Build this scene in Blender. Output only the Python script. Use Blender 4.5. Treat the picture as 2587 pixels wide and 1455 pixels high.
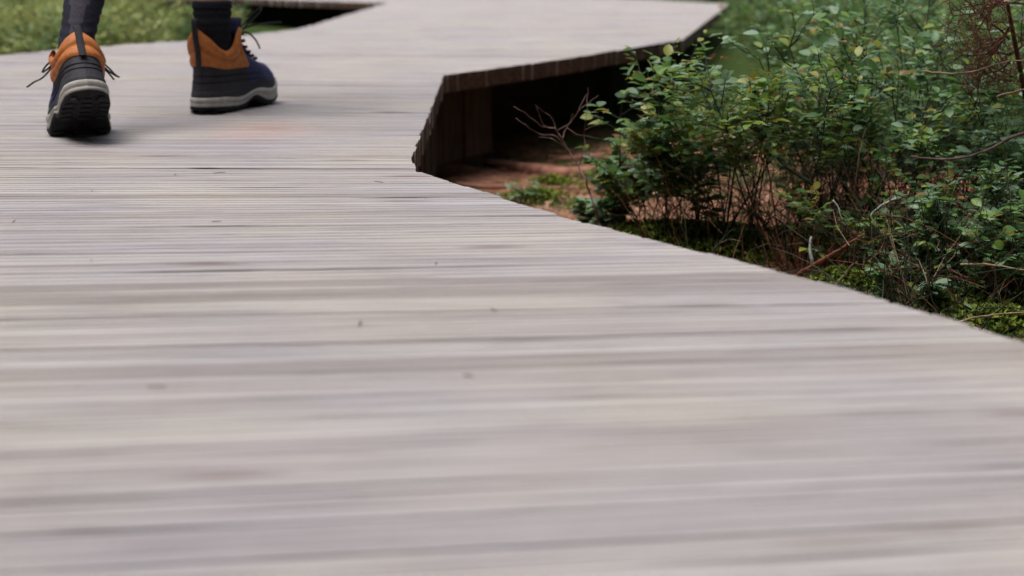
import bpy, bmesh, math, random
from mathutils import Vector, Matrix, Quaternion, noise

# ------------------------------------------------------------------ camera, sky, sun, exposure
for o in list(bpy.data.objects):
    bpy.data.objects.remove(o, do_unlink=True)
SC = bpy.context.scene
COL = SC.collection
W, H, FPX = 2587.0, 1455.0, 50.0 / 36.0 * 2587.0
CAM_H = 0.2865
PITCH = math.radians(12.97)

cam_data = bpy.data.cameras.new('camera')
cam = bpy.data.objects.new('camera', cam_data)
COL.objects.link(cam)
cam.location = (0, 0, CAM_H)
cam.rotation_euler = (math.radians(90) - PITCH, 0, 0)
cam_data.lens = 50
cam_data.sensor_width = 36
cam_data.clip_start = 0.02
cam_data.clip_end = 400
cam_data.dof.use_dof = True
cam_data.dof.focus_distance = 1.95
cam_data.dof.aperture_fstop = 4.8
cam_data.dof.aperture_blades = 0
SC.camera = cam

SUN_EL, SUN_AZ = math.radians(72), math.radians(-112)     # azimuth measured from +Y towards +X
world = bpy.data.worlds.new('World')
SC.world = world
world.use_nodes = True
wn = world.node_tree
wn.nodes.clear()
wo = wn.nodes.new('ShaderNodeOutputWorld')
wb = wn.nodes.new('ShaderNodeBackground')
sky = wn.nodes.new('ShaderNodeTexSky')
sky.sky_type = 'NISHITA'
sky.sun_disc = False
sky.sun_elevation = SUN_EL
sky.sun_rotation = SUN_AZ
sky.dust_density = 4.0
hs = wn.nodes.new('ShaderNodeHueSaturation')              # an overcast sky: the blue mostly washed out
hs.inputs['Saturation'].default_value = 0.42
wn.links.new(sky.outputs[0], hs.inputs['Color'])
wn.links.new(hs.outputs[0], wb.inputs[0])
wb.inputs[1].default_value = 0.14
wn.links.new(wb.outputs[0], wo.inputs[0])

sun_d = bpy.data.lights.new('sun', 'SUN')
sun_d.energy = 1.4
sun_d.angle = math.radians(40)
sun_d.color = (1.0, 0.96, 0.91)
sun = bpy.data.objects.new('sun', sun_d)
COL.objects.link(sun)
sd = Vector((math.sin(SUN_AZ) * math.cos(SUN_EL), math.cos(SUN_AZ) * math.cos(SUN_EL), math.sin(SUN_EL)))
sun.rotation_euler = sd.to_track_quat('Z', 'Y').to_euler()
sun.location = sd * 20

SC.view_settings.view_transform = 'Standard'
SC.view_settings.look = 'None'
SC.view_settings.gamma = 1
SC.view_settings.exposure = 0.60
SC.render.engine = 'CYCLES'
SC.cycles.use_denoising = True
SC.cycles.max_bounces = 5
SC.cycles.diffuse_bounces = 3
SC.cycles.glossy_bounces = 2
SC.cycles.caustics_reflective = False
SC.cycles.caustics_refractive = False
SC.cycles.adaptive_threshold = 0.012
SC.cycles.transparent_max_bounces = 6

# ------------------------------------------------------------------ geometry of the view: where things stand
cp, sp = math.cos(PITCH), math.sin(PITCH)
def ray(x, y):
    u = (x - W / 2) / FPX
    v = -(y - H / 2) / FPX
    return Vector((u, cp + v * sp, -sp + v * cp))
def GP(x, y, z=0.0):                       # point of the level plane z seen at photograph pixel x, y
    r = ray(x, y)
    t = (z - CAM_H) / r.z
    return Vector((r.x * t, r.y * t, z))
def PX(x, y, d):                           # point at depth d
    r = ray(x, y)
    return Vector((0, 0, CAM_H)) + r * d

GZ = -0.22
def sstep(a, b, x):
    t = max(0.0, min(1.0, (x - a) / (b - a)))
    return t * t * (3 - 2 * t)
def ground_z(x, y):
    n = noise.noise(Vector((x * 0.9, y * 0.9, 3.1))) * 0.03 + noise.noise(Vector((x * 3.3, y * 3.3, 7.7))) * 0.016
    n += noise.noise(Vector((x * 11, y * 11, 1.7))) * 0.007
    far = sstep(7, 30, math.hypot(x, y))
    n += far * noise.noise(Vector((x * 0.12, y * 0.12, 5.0))) * 0.7
    n -= 0.065 * sstep(1.0, 0.2, abs(x - 0.2)) * sstep(2.6, 3.6, y) * sstep(8, 6, y)
    n += 0.10 * sstep(1.2, 3.5, x) + 0.03 * sstep(-1.6, -3.2, x)
    return GZ + n

# ------------------------------------------------------------------ helpers
class MB:
    def __init__(self):
        self.v, self.f, self.m, self.t = [], [], [], []
    def add(self, verts, faces, mat=0, tone=None):
        b = len(self.v)
        self.v.extend(tuple(p) for p in verts)
        for f in faces:
            self.f.append(tuple(b + i for i in f))
            self.m.append(mat)
            self.t.append(0.5 if tone is None else tone)
    def tube(self, pts, radii, sides=5, mat=0, tone=None, cap=True):
        pts = [Vector(p) for p in pts]
        n = len(pts)
        if not hasattr(radii, '__len__'):
            radii = [radii] * n
        vs, prev = [], None
        for i in range(n):
            d = (pts[min(i + 1, n - 1)] - pts[max(i - 1, 0)])
            d = d.normalized() if d.length > 1e-9 else Vector((0, 0, 1))
            if prev is None:
                a = d.orthogonal().normalized()
            else:
                a = (prev - d * prev.dot(d))
                a = a.normalized() if a.length > 1e-6 else d.orthogonal().normalized()
            prev = a
            b = d.cross(a)
            for k in range(sides):
                an = 2 * math.pi * k / sides
                vs.append(pts[i] + (a * math.cos(an) + b * math.sin(an)) * radii[i])
        fs = []
        for i in range(n - 1):
            for k in range(sides):
                k2 = (k + 1) % sides
                fs.append((i * sides + k, i * sides + k2, (i + 1) * sides + k2, (i + 1) * sides + k))
        if cap:
            fs.append(tuple(range(sides - 1, -1, -1)))
            fs.append(tuple((n - 1) * sides + k for k in range(sides)))
        self.add(vs, fs, mat, tone)
    def box(self, c, s, mat=0, rot=None):
        c = Vector(c)
        vs = []
        for sx in (-.5, .5):
            for sy in (-.5, .5):
                for sz in (-.5, .5):
                    p = Vector((sx * s[0], sy * s[1], sz * s[2]))
                    vs.append(c + (rot @ p if rot else p))
        self.add(vs, [(0, 1, 3, 2), (4, 6, 7, 5), (0, 4, 5, 1), (2, 3, 7, 6), (0, 2, 6, 4), (1, 5, 7, 3)], mat)
    def mesh(self, name, mats, smooth=False):
        me = bpy.data.meshes.new(name)
        me.from_pydata(self.v, [], self.f)
        for m in mats:
            me.materials.append(m)
        if any(self.m):
            me.polygons.foreach_set('material_index', self.m)
        at = me.attributes.new('tone', 'FLOAT', 'FACE')
        at.data.foreach_set('value', self.t)
        if smooth:
            me.polygons.foreach_set('use_smooth', [True] * len(me.polygons))
        me.update()
        return me
    def build(self, name, mats, parent=None, smooth=False, loc=None, local=False):
        if not isinstance(mats, (list, tuple)):
            mats = [mats]
        if loc is not None and not local:          # vertices given in world space: move the origin to the base
            loc = Vector(loc)
            self.v = [tuple(Vector(p) - loc) for p in self.v]
        o = bpy.data.objects.new(name, self.mesh(name, mats, smooth))
        COL.objects.link(o)
        if loc is not None:
            o.location = loc
        if parent is not None:
            o.parent = parent
        return o
def tag(o, label=None, cat=None, group=None, kind=None):
    if label: o['label'] = label
    if cat: o['category'] = cat
    if group: o['group'] = group
    if kind: o['kind'] = kind
    return o
def empty(name, loc=(0, 0, 0), rz=0.0, parent=None):
    o = bpy.data.objects.new(name, None)
    COL.objects.link(o)
    o.location = loc
    o.rotation_euler = (0, 0, rz)
    o.empty_display_size = 0.05
    if parent is not None:
        o.parent = parent
    return o
def link_obj(name, me, parent=None, loc=(0, 0, 0)):
    o = bpy.data.objects.new(name, me)
    COL.objects.link(o)
    o.location = loc
    if parent is not None:
        o.parent = parent
    return o

# ------------------------------------------------------------------ materials
def new_mat(name):
    m = bpy.data.materials.new(name)
    m.use_nodes = True
    nt = m.node_tree
    return m, nt, nt.nodes['Principled BSDF']
def N(nt, t, **kw):
    n = nt.nodes.new(t)
    for k, v in kw.items():
        setattr(n, k, v)
    return n
def ramp(nt, stops, interp='LINEAR'):
    r = nt.nodes.new('ShaderNodeValToRGB')
    r.color_ramp.interpolation = interp
    e = r.color_ramp.elements
    while len(e) < len(stops):
        e.new(0.5)
    for i, (p, c) in enumerate(stops):
        e[i].position = p
        e[i].color = (c[0], c[1], c[2], 1)
    return r
def mix(nt, a, b, fac, mode='MIX'):
    m = nt.nodes.new('ShaderNodeMix')
    m.data_type = 'RGBA'
    m.blend_type = mode
    for s, v in ((m.inputs[6], a), (m.inputs[7], b), (m.inputs[0], fac)):
        if hasattr(v, 'is_linked') or hasattr(v, 'links'):
            nt.links.new(v, s)
        elif isinstance(v, (tuple, list)):
            s.default_value = (v[0], v[1], v[2], 1)
        else:
            s.default_value = v
    return m.outputs[2]
def math_n(nt, op, a, b=0.0):
    n = nt.nodes.new('ShaderNodeMath')
    n.operation = op
    for s, v in ((n.inputs[0], a), (n.inputs[1], b)):
        if hasattr(v, 'links'):
            nt.links.new(v, s)
        else:
            s.default_value = v
    return n.outputs[0]
def maprange(nt, v, a, b, c=0.0, d=1.0):
    n = nt.nodes.new('ShaderNodeMapRange')
    nt.links.new(v, n.inputs[0])
    n.inputs[1].default_value, n.inputs[2].default_value = a, b
    n.inputs[3].default_value, n.inputs[4].default_value = c, d
    return n.outputs[0]

def wood_deck():
    m, nt, b = new_mat('weathered_batten_wood')
    tc = N(nt, 'ShaderNodeTexCoord')
    oi = N(nt, 'ShaderNodeObjectInfo')
    rnd = oi.outputs['Random']
    comb = N(nt, 'ShaderNodeCombineXYZ')
    for i, k in enumerate((37.0, 91.0, 53.0)):
        nt.links.new(math_n(nt, 'MULTIPLY', rnd, k), comb.inputs[i])
    va = N(nt, 'ShaderNodeVectorMath', operation='ADD')
    nt.links.new(tc.outputs['Object'], va.inputs[0])
    nt.links.new(comb.outputs[0], va.inputs[1])
    def noise_t(scale, detail=4, rough=0.6, dist=0.0):
        mp = N(nt, 'ShaderNodeMapping')
        mp.inputs['Scale'].default_value = scale
        nt.links.new(va.outputs[0], mp.inputs[0])
        t = N(nt, 'ShaderNodeTexNoise')
        t.inputs['Scale'].default_value = 1
        t.inputs['Detail'].default_value = detail
        t.inputs['Roughness'].default_value = rough
        t.inputs['Distortion'].default_value = dist
        nt.links.new(mp.outputs[0], t.inputs['Vector'])
        return t.outputs[0]
    fine = noise_t((12, 300, 300), 5, 0.65)
    broad = noise_t((2.8, 34, 8), 4, 0.6)
    blotch = noise_t((3.2, 9, 9), 4, 0.6)
    midg = noise_t((3.6, 150, 40), 4, 0.65)
    crack = noise_t((3.2, 190, 60), 3, 0.5, 0.2)
    hue = noise_t((0.7, 5, 5), 2, 0.5)
    # per batten: warm cream, cool mauve and grey ones side by side
    tone = ramp(nt, [(0.0, (0.36, 0.33, 0.31)), (0.09, (0.48, 0.45, 0.43)), (0.3, (0.58, 0.565, 0.54)), (0.55, (0.50, 0.475, 0.475)), (0.8, (0.60, 0.575, 0.545)), (1.0, (0.49, 0.465, 0.475))])
    nt.links.new(rnd, tone.inputs[0])
    c = tone.outputs[0]
    c = mix(nt, c, (0.56, 0.52, 0.50), maprange(nt, hue, 0.35, 0.65, 0, 0.6))
    c = mix(nt, c, (0.30, 0.265, 0.27), maprange(nt, broad, 0.52, 0.74, 0, 0.5))
    c = mix(nt, c, (0.66, 0.66, 0.65), maprange(nt, broad, 0.46, 0.28, 0, 0.4))
    c = mix(nt, c, (0.25, 0.215, 0.22), maprange(nt, fine, 0.52, 0.75, 0, 0.62))
    c = mix(nt, c, (0.33, 0.30, 0.32), maprange(nt, blotch, 0.62, 0.8, 0, 0.5))
    c = mix(nt, c, (0.06, 0.045, 0.042), maprange(nt, crack, 0.64, 0.70, 0, 0.8))
    c = mix(nt, c, (0.20, 0.17, 0.165), maprange(nt, midg, 0.55, 0.72, 0, 0.6))
    c = mix(nt, c, (0.84, 0.825, 0.815), 1.0, 'MULTIPLY')
    geo0 = N(nt, 'ShaderNodeNewGeometry')
    wt = N(nt, 'ShaderNodeTexNoise')
    wt.inputs['Scale'].default_value = 3.2
    wt.inputs['Detail'].default_value = 2
    nt.links.new(geo0.outputs['Position'], wt.inputs['Vector'])
    wr = ramp(nt, [(0.36, (0.90, 0.90, 0.975)), (0.64, (1.0, 0.98, 0.95))])
    nt.links.new(wt.outputs[0], wr.inputs[0])
    c = mix(nt, c, wr.outputs[0], 1.0, 'MULTIPLY')
    # knots
    mp = N(nt, 'ShaderNodeMapping')
    mp.inputs['Scale'].default_value = (3.4, 19, 19)
    nt.links.new(va.outputs[0], mp.inputs[0])
    vo = N(nt, 'ShaderNodeTexVoronoi')
    vo.inputs['Scale'].default_value = 1
    nt.links.new(mp.outputs[0], vo.inputs['Vector'])
    c = mix(nt, c, (0.16, 0.11, 0.09), maprange(nt, vo.outputs['Distance'], 0.17, 0.04, 0, 0.8))
    # a faded pink stain on the deck near the walker
    geo = N(nt, 'ShaderNodeNewGeometry')
    st = GP(665, 330)
    vs = N(nt, 'ShaderNodeVectorMath', operation='SUBTRACT')
    nt.links.new(geo.outputs['Position'], vs.inputs[0])
    vs.inputs[1].default_value = st
    vsc = N(nt, 'ShaderNodeVectorMath', operation='MULTIPLY')
    nt.links.new(vs.outputs[0], vsc.inputs[0])
    vsc.inputs[1].default_value = (14, 7.5, 1)
    ln = N(nt, 'ShaderNodeVectorMath', operation='LENGTH')
    nt.links.new(vsc.outputs[0], ln.inputs[0])
    dd = math_n(nt, 'ADD', ln.outputs['Value'], math_n(nt, 'MULTIPLY', math_n(nt, 'SUBTRACT', fine, 0.5), 2.0))
    c = mix(nt, c, (0.55, 0.30, 0.27), maprange(nt, dd, 1.6, 0.2, 0, 0.34))
    nt.links.new(c, b.inputs['Base Color'])
    b.inputs['Roughness'].default_value = 0.72
    b.inputs['Specular IOR Level'].default_value = 0.25
    bp = N(nt, 'ShaderNodeBump')
    bp.inputs['Strength'].default_value = 0.8
    bp.inputs['Distance'].default_value = 0.002
    hgt = math_n(nt, 'SUBTRACT', math_n(nt, 'MULTIPLY', fine, 0.7), maprange(nt, crack, 0.62, 0.72, 0, 0.8))
    nt.links.new(hgt, bp.inputs['Height'])
    nt.links.new(bp.outputs[0], b.inputs['Normal'])
    return m
def noisy(name, c1, c2, scale=40, rough=0.8, bump=0.3, spec=0.3, detail=4, dist=0.003, stretch=None, rough2=None):
    m, nt, b = new_mat(name)
    tc = N(nt, 'ShaderNodeTexCoord')
    t = N(nt, 'ShaderNodeTexNoise')
    t.inputs['Scale'].default_value = scale
    t.inputs['Detail'].default_value = detail
    if stretch:
        mp = N(nt, 'ShaderNodeMapping')
        mp.inputs['Scale'].default_value = stretch
        nt.links.new(tc.outputs['Object'], mp.inputs[0])
        nt.links.new(mp.outputs[0], t.inputs['Vector'])
    else:
        nt.links.new(tc.outputs['Object'], t.inputs['Vector'])
    r = ramp(nt, [(0.3, c1), (0.7, c2)])
    nt.links.new(t.outputs[0], r.inputs[0])
    nt.links.new(r.outputs[0], b.inputs['Base Color'])
    b.inputs['Roughness'].default_value = rough
    b.inputs['Specular IOR Level'].default_value = spec
    if bump:
        bp = N(nt, 'ShaderNodeBump')
        bp.inputs['Strength'].default_value = bump
        bp.inputs['Distance'].default_value = dist
        nt.links.new(t.outputs[0], bp.inputs['Height'])
        nt.links.new(bp.outputs[0], b.inputs['Normal'])
    return m
def leaf_mat(name, stops, rough=0.42, spec=0.55, trans=0.36):
    m, nt, b = new_mat(name)
    a = N(nt, 'ShaderNodeAttribute')
    a.attribute_name = 'tone'
    r = ramp(nt, stops)
    nt.links.new(a.outputs['Fac'], r.inputs[0])
    tc = N(nt, 'ShaderNodeTexCoord')
    t = N(nt, 'ShaderNodeTexNoise')
    t.inputs['Scale'].default_value = 170
    nt.links.new(tc.outputs['Object'], t.inputs['Vector'])
    c = mix(nt, r.outputs[0], (0.11, 0.075, 0.02), maprange(nt, t.outputs[0], 0.62, 0.74, 0, 0.55))
    nt.links.new(c, b.inputs['Base Color'])
    b.inputs['Roughness'].default_value = rough
    b.inputs['Specular IOR Level'].default_value = spec
    tr = N(nt, 'ShaderNodeBsdfTranslucent')
    nt.links.new(c, tr.inputs[0])
    mx = N(nt, 'ShaderNodeMixShader')
    mx.inputs[0].default_value = trans
    nt.links.new(b.outputs[0], mx.inputs[1])
    nt.links.new(tr.outputs[0], mx.inputs[2])
    nt.links.new(mx.outputs[0], nt.nodes['Material Output'].inputs[0])
    return m

M = {}
M['deck'] = wood_deck()
M['groove'] = noisy('dirt_in_grooves', (0.07, 0.058, 0.052), (0.30, 0.265, 0.25), 1, 0.9, 0.0, 0.1, stretch=(5, 30, 30))
M['end'] = noisy('dark_end_grain', (0.055, 0.032, 0.024), (0.13, 0.078, 0.06), 70, 0.9, 0.6, 0.15)
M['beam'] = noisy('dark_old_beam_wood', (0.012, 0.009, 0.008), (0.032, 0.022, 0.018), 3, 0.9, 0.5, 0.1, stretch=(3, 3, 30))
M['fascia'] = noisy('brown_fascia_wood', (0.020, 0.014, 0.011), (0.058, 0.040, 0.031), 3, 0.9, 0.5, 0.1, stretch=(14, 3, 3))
LEAF = [(0.0, (0.24, 0.10, 0.035)), (0.05, (0.26, 0.15, 0.04)), (0.075, (0.34, 0.34, 0.06)), (0.17, (0.21, 0.33, 0.06)),
        (0.4, (0.125, 0.265, 0.06)), (0.68, (0.10, 0.22, 0.07)), (0.85, (0.19, 0.31, 0.16)), (1.0, (0.28, 0.40, 0.28))]
M['leaf'] = leaf_mat('blueberry_leaf', LEAF)
M['leaf_far'] = leaf_mat('far_shrub_leaf', [(0.0, (0.20, 0.16, 0.05)), (0.1, (0.50, 0.48, 0.13)), (0.5, (0.29, 0.37, 0.09)), (1.0, (0.40, 0.46, 0.22))], 0.5)
M['stem'] = noisy('dark_green_stem', (0.012, 0.018, 0.010), (0.035, 0.045, 0.022), 60, 0.6, 0.2, 0.35)
M['twig'] = noisy('pinkish_bare_twig', (0.10, 0.055, 0.05), (0.24, 0.15, 0.14), 60, 0.75, 0.3)
M['dead'] = noisy('rusty_dead_twig', (0.09, 0.033, 0.022), (0.25, 0.11, 0.075), 80, 0.85, 0.3, 0.15)
M['lichen'] = noisy('pale_lichen_bark', (0.22, 0.27, 0.26), (0.50, 0.56, 0.54), 150, 0.9, 0.5)
M['tan'] = noisy('dry_tan_twig', (0.17, 0.12, 0.075), (0.34, 0.26, 0.18), 90, 0.8, 0.3)
M['bark'] = noisy('grey_pink_bark', (0.05, 0.035, 0.032), (0.15, 0.10, 0.095), 70, 0.85, 0.5)
M['root'] = noisy('reddish_root_bark', (0.20, 0.085, 0.055), (0.42, 0.20, 0.14), 45, 0.85, 0.5)
M['needle'] = leaf_mat('spruce_needle', [(0.0, (0.04, 0.12, 0.03)), (1.0, (0.10, 0.22, 0.05))], 0.5, 0.4, 0.15)
M['litter'] = leaf_mat('needle_litter', [(0.0, (0.10, 0.045, 0.025)), (0.5, (0.33, 0.16, 0.10)), (1.0, (0.46, 0.29, 0.20))], 0.8, 0.2, 0.05)
M['moss'] = leaf_mat('feather_moss', [(0.0, (0.04, 0.07, 0.012)), (0.5, (0.13, 0.19, 0.025)), (1.0, (0.30, 0.36, 0.05))], 0.7, 0.2, 0.25)
M['grass'] = leaf_mat('dark_grass', [(0.0, (0.02, 0.045, 0.012)), (0.7, (0.05, 0.10, 0.025)), (1.0, (0.22, 0.20, 0.10))], 0.5, 0.4, 0.25)

def ground_mat():
    m, nt, b = new_mat('forest_floor')
    geo = N(nt, 'ShaderNodeNewGeometry')
    def nz(s, d=5, r=0.6):
        t = N(nt, 'ShaderNodeTexNoise')
        t.inputs['Scale'].default_value = s
        t.inputs['Detail'].default_value = d
        t.inputs['Roughness'].default_value = r
        nt.links.new(geo.outputs['Position'], t.inputs['Vector'])
        return t.outputs[0]
    n1, n2, n3, n4 = nz(38), nz(2.2, 4), nz(140, 3), nz(1.1, 3)
    c = mix(nt, (0.19, 0.078, 0.048), (0.54, 0.26, 0.165), maprange(nt, n1, 0.35, 0.65))
    c = mix(nt, c, (0.05, 0.03, 0.02), maprange(nt, n3, 0.52, 0.70, 0, 0.7))
    mossc = mix(nt, (0.02, 0.04, 0.01), (0.06, 0.09, 0.018), maprange(nt, n3, 0.35, 0.65))
    c = mix(nt, c, mossc, maprange(nt, n2, 0.50, 0.60))
    # away from the boardwalk the floor is all moss
    sx = N(nt, 'ShaderNodeSeparateXYZ')
    nt.links.new(geo.outputs['Position'], sx.inputs[0])
    ax = math_n(nt, 'ADD', math_n(nt, 'ABSOLUTE', sx.outputs[0]), math_n(nt, 'MULTIPLY', math_n(nt, 'SUBTRACT', n4, 0.5), 1.5))
    c = mix(nt, c, mossc, maprange(nt, ax, 1.1, 1.7))
    ay = math_n(nt, 'ADD', sx.outputs[1], math_n(nt, 'MULTIPLY', math_n(nt, 'SUBTRACT', n4, 0.5), 1.5))
    c = mix(nt, c, mossc, maprange(nt, ay, 4.3, 5.0))
    nt.links.new(c, b.inputs['Base Color'])
    b.inputs['Roughness'].default_value = 0.95
    b.inputs['Specular IOR Level'].default_value = 0.1
    bp = N(nt, 'ShaderNodeBump')
    bp.inputs['Strength'].default_value = 0.9
    bp.inputs['Distance'].default_value = 0.012
    nt.links.new(math_n(nt, 'ADD', n1, math_n(nt, 'MULTIPLY', n3, 0.5)), bp.inputs['Height'])
    nt.links.new(bp.outputs[0], b.inputs['Normal'])
    return m
M['ground'] = ground_mat()

# ------------------------------------------------------------------ ground
def axis(a, b, lo, hi, fine):
    xs, x, s = [], lo, fine
    while x < hi:
        xs.append(x); x += fine
    xs.append(hi)
    s, x = fine, hi
    while x < b:
        s *= 1.3; x += s; xs.append(x)
    s, x = fine, lo
    while x > a:
        s *= 1.3; x -= s; xs.insert(0, x)
    return xs
gx, gy = axis(-150, 150, -1.2, 2.2, 0.035), axis(-60, 300, 1.2, 5.5, 0.035)
g = MB()
g.v = [(x, y, ground_z(x, y)) for y in gy for x in gx]
nx = len(gx)
g.f = [(j * nx + i, j * nx + i + 1, (j + 1) * nx + i + 1, (j + 1) * nx + i) for j in range(len(gy) - 1) for i in range(nx - 1)]
g.m = [0] * len(g.f)
g.t = [0.5] * len(g.f)
ground = g.build('ground', M['ground'], smooth=True)
tag(ground, 'reddish brown forest floor of needle litter and moss', 'ground', kind='structure')

# ------------------------------------------------------------------ boardwalk: battens laid crosswise, fanning round the bend
R_EDGE = [Vector((1.03, -0.35, 0)), GP(2587, 862), GP(2180, 740), GP(1440, 553), GP(1052, 432), GP(1040, 398), GP(1122, 190), GP(1420, 150), GP(1725, 100), GP(1842, 10),
          GP(1640, -1)]
R_EDGE += [Vector((R_EDGE[-1].x - 1.8, R_EDGE[-1].y + 2.4, 0)), Vector((R_EDGE[-1].x - 3.0, R_EDGE[-1].y + 4.6, 0))]
L_EDGE = [Vector((-0.85, -0.35, 0)), Vector((-1.15, 0.8, 0)), Vector((-1.62, 2.3, 0)), Vector((-1.72, 3.3, 0)), GP(0, 139), GP(350, 110), GP(520, 101), GP(760, 72), GP(978, 8)]
q = L_EDGE[-1]
L_EDGE += [Vector((q.x - 0.5, q.y + 0.5, 0)), Vector((q.x - 2.2, q.y + 2.5, 0)), Vector((q.x - 4.0, q.y + 5.2, 0))]

def hit(edge, p, d):
    """first crossing of the line p + t*d with a polyline"""
    nrm = Vector((-d.y, d.x, 0))
    s = [(e - p).dot(nrm) for e in edge]
    for i in range(len(edge) - 1):
        if s[i] <= 0 < s[i + 1]:
            k = -s[i] / (s[i + 1] - s[i])
            return (edge[i] + (edge[i + 1] - edge[i]) * k - p).dot(d)
    return None
ANG = [(-0.4, 8.5), (0.7, 7.0), (1.0, 5.6), (1.6, 3.0), (2.0, -0.5), (2.8, -4.0), (3.4, -5.0), (5.0, -4.0), (7.5, -2.0), (9.5, 2.0), (12.5, 12.0), (18, 20)]
def ang(y):
    for (a, va), (b, vb) in zip(ANG, ANG[1:]):
        if a <= y <= b:
            return va + (vb - va) * (y - a) / (b - a)
    return ANG[-1][1]

random.seed(11)
boardwalk = empty('boardwalk', (0, 0, 0))
tag(boardwalk, 'pale weathered boardwalk of narrow crosswise battens winding through the forest', 'boardwalk', kind='structure')
WIDE = [GP(1040, 420), GP(1440, 557), GP(1060, 284), GP(1060, 256), GP(2200, 765), GP(300, 549), GP(800, 1300), GP(800, 1416)]
TH = 0.045
y, plank_no = -0.25, 0
def line_at(y0):
    a = math.radians(ang(y0))
    return Vector((-0.55, y0, 0)), Vector((math.cos(a), math.sin(a), 0))
lines = []
while y < 13.4:
    pitch = 0.0475 * random.uniform(0.93, 1.07)
    gap = random.uniform(0.0004, 0.0013) if y > 1.0 else random.uniform(0.0005, 0.0013)
    if random.random() < 0.07:
        gap += random.uniform(0.0005, 0.0012)
    lines.append((y, y + pitch - gap))
    y += pitch
for (ya, yb) in lines:
    pa, da = line_at(ya)
    pb, db = line_at(yb)
    jl, jr = random.uniform(-0.012, 0.012), random.uniform(-0.002, 0.002)
    tw_a, tw_b = random.uniform(-0.0009, 0.0009), random.uniform(-0.0009, 0.0009)
    wide = 0.0
    for wp in WIDE:                                   # the photograph's few open joints
        if abs((pb + db * (wp - pb).dot(db) - wp).length) < 0.024 and (wp - pb).dot(Vector((-db.y, db.x, 0))) > -0.0235 and (wp - pb).dot(Vector((-db.y, db.x, 0))) <= 0.0235:
            wide = 0.0065 if wp.y > 1.3 else (0.0022 if wp.y > 0.95 else 0.0042)
    rows, ok = [], True
    g1, g2 = random.uniform(.29, .37), random.uniform(.62, .70)
    h1, h2 = random.uniform(.0003, .0014), random.uniform(.0003, .0014)
    prof = [(0.0, -TH), (0.0, -0.0016), (0.02, -0.0005), (0.06, 0.0), (g1 - .03, 0.0), (g1 - .012, -h1), (g1 + .012, -h1), (g1 + .03, 0.0),
            (g2 - .03, 0.0), (g2 - .012, -h2), (g2 + .012, -h2), (g2 + .03, 0.0), (0.94, 0.0), (0.98, -0.0005), (1.0, -0.0016), (1.0, -TH)]
    for v, z in prof:
        p = pa.lerp(pb, v) + Vector((0, tw_a if v < .5 else tw_b, 0))
        d = da.lerp(db, v).normalized()
        tl, tr = hit(L_EDGE, p, d), hit(R_EDGE, p, d)
        if tl is None or tr is None or tr - tl < 0.2:
            ok = False
            break
        tl += jl; tr += jr
        nseg = 6
        # an open joint gapes towards the batten's right end
        rows.append([p + d * (tl + (tr - tl) * k / nseg) + Vector((0, -wide * v * (sstep(.45, 1.0, k / nseg) if ya > 0.95 else 1.0), z)) for k in range(nseg + 1)])
    if not ok:
        continue
    mid = (rows[3][3] + rows[-4][3]) * 0.5
    org = Vector((mid.x, mid.y, 0))
    dz = random.gauss(0, 0.0004)
    an = math.atan2(da.y, da.x)
    inv = Matrix.Rotation(-an, 3, 'Z')
    # slight warp along the length, the same for the whole cross-section
    w1, w2, w3 = random.uniform(0, 6), random.uniform(0.0003, 0.0009), random.uniform(0.7, 1.6)
    nv, nk = len(prof), len(rows[0])
    verts = []
    for r in rows:
        for k, p in enumerate(r):
            wob = w2 * math.sin(w1 + k * w3)
            verts.append(inv @ (p - org) + Vector((0, wob * 0.6, wob)))
    mb = MB()
    faces_top, faces_side = [], []
    for a in range(nv):
        b2 = (a + 1) % nv
        for k in range(nk - 1):
            f = (a * nk + k, a * nk + k + 1, b2 * nk + k + 1, b2 * nk + k)
            (faces_side if a == nv - 1 else faces_top).append(f)
    mb.add(verts, faces_top, 0)
    for fi, f in enumerate(mb.f):
        if f[0] // nk in (5, 6, 9, 10):           # far wall and floor of the two grooves
            mb.m[fi] = 2
    for f in faces_side:
        mb.f.append(f); mb.m.append(1); mb.t.append(0.5)
    mb.f.append(tuple(a * nk for a in range(nv))); mb.m.append(1); mb.t.append(0.5)
    mb.f.append(tuple(a * nk + nk - 1 for a in range(nv - 1, -1, -1))); mb.m.append(1); mb.t.append(0.5)
    o = link_obj('plank', mb.mesh('plank', [M['deck'], M['end'], M['groove']]), boardwalk, org + Vector((0, 0, dz)))
    o.rotation_euler = (0, 0, an)
    plank_no += 1

def beam_along(pts, inset, name, top=-0.048, hgt=0.13, th=0.05, mat='beam'):
    pts = [Vector(p) + Vector((inset, 0, 0)) for p in pts]
    for a, b in zip(pts, pts[1:]):
        d = b - a
        L = d.length
        c = (a + b) * 0.5 + Vector((0, 0, top - hgt / 2))
        mb = MB()
        n = 6
        vs = []
        for i in range(n + 1):
            x = -L / 2 + L * i / n
            w = 0.002 * math.sin(i * 2.1 + L)
            for (yy, zz) in ((-th / 2, -hgt / 2), (th / 2, -hgt / 2), (th / 2, hgt / 2), (-th / 2, hgt / 2)):
                vs.append((x, yy + w, zz))
        fs = [(i * 4 + k, i * 4 + (k + 1) % 4, (i + 1) * 4 + (k + 1) % 4, (i + 1) * 4 + k) for i in range(n) for k in range(4)]
        fs += [(3, 2, 1, 0), tuple(n * 4 + k for k in range(4))]
        mb.add(vs, fs)
        o = mb.build(name, M[mat], boardwalk, loc=c, local=True)
        o.rotation_euler = (0, 0, math.atan2(d.y, d.x))
beam_along(R_EDGE[:5], -0.16, 'joist')
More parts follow.
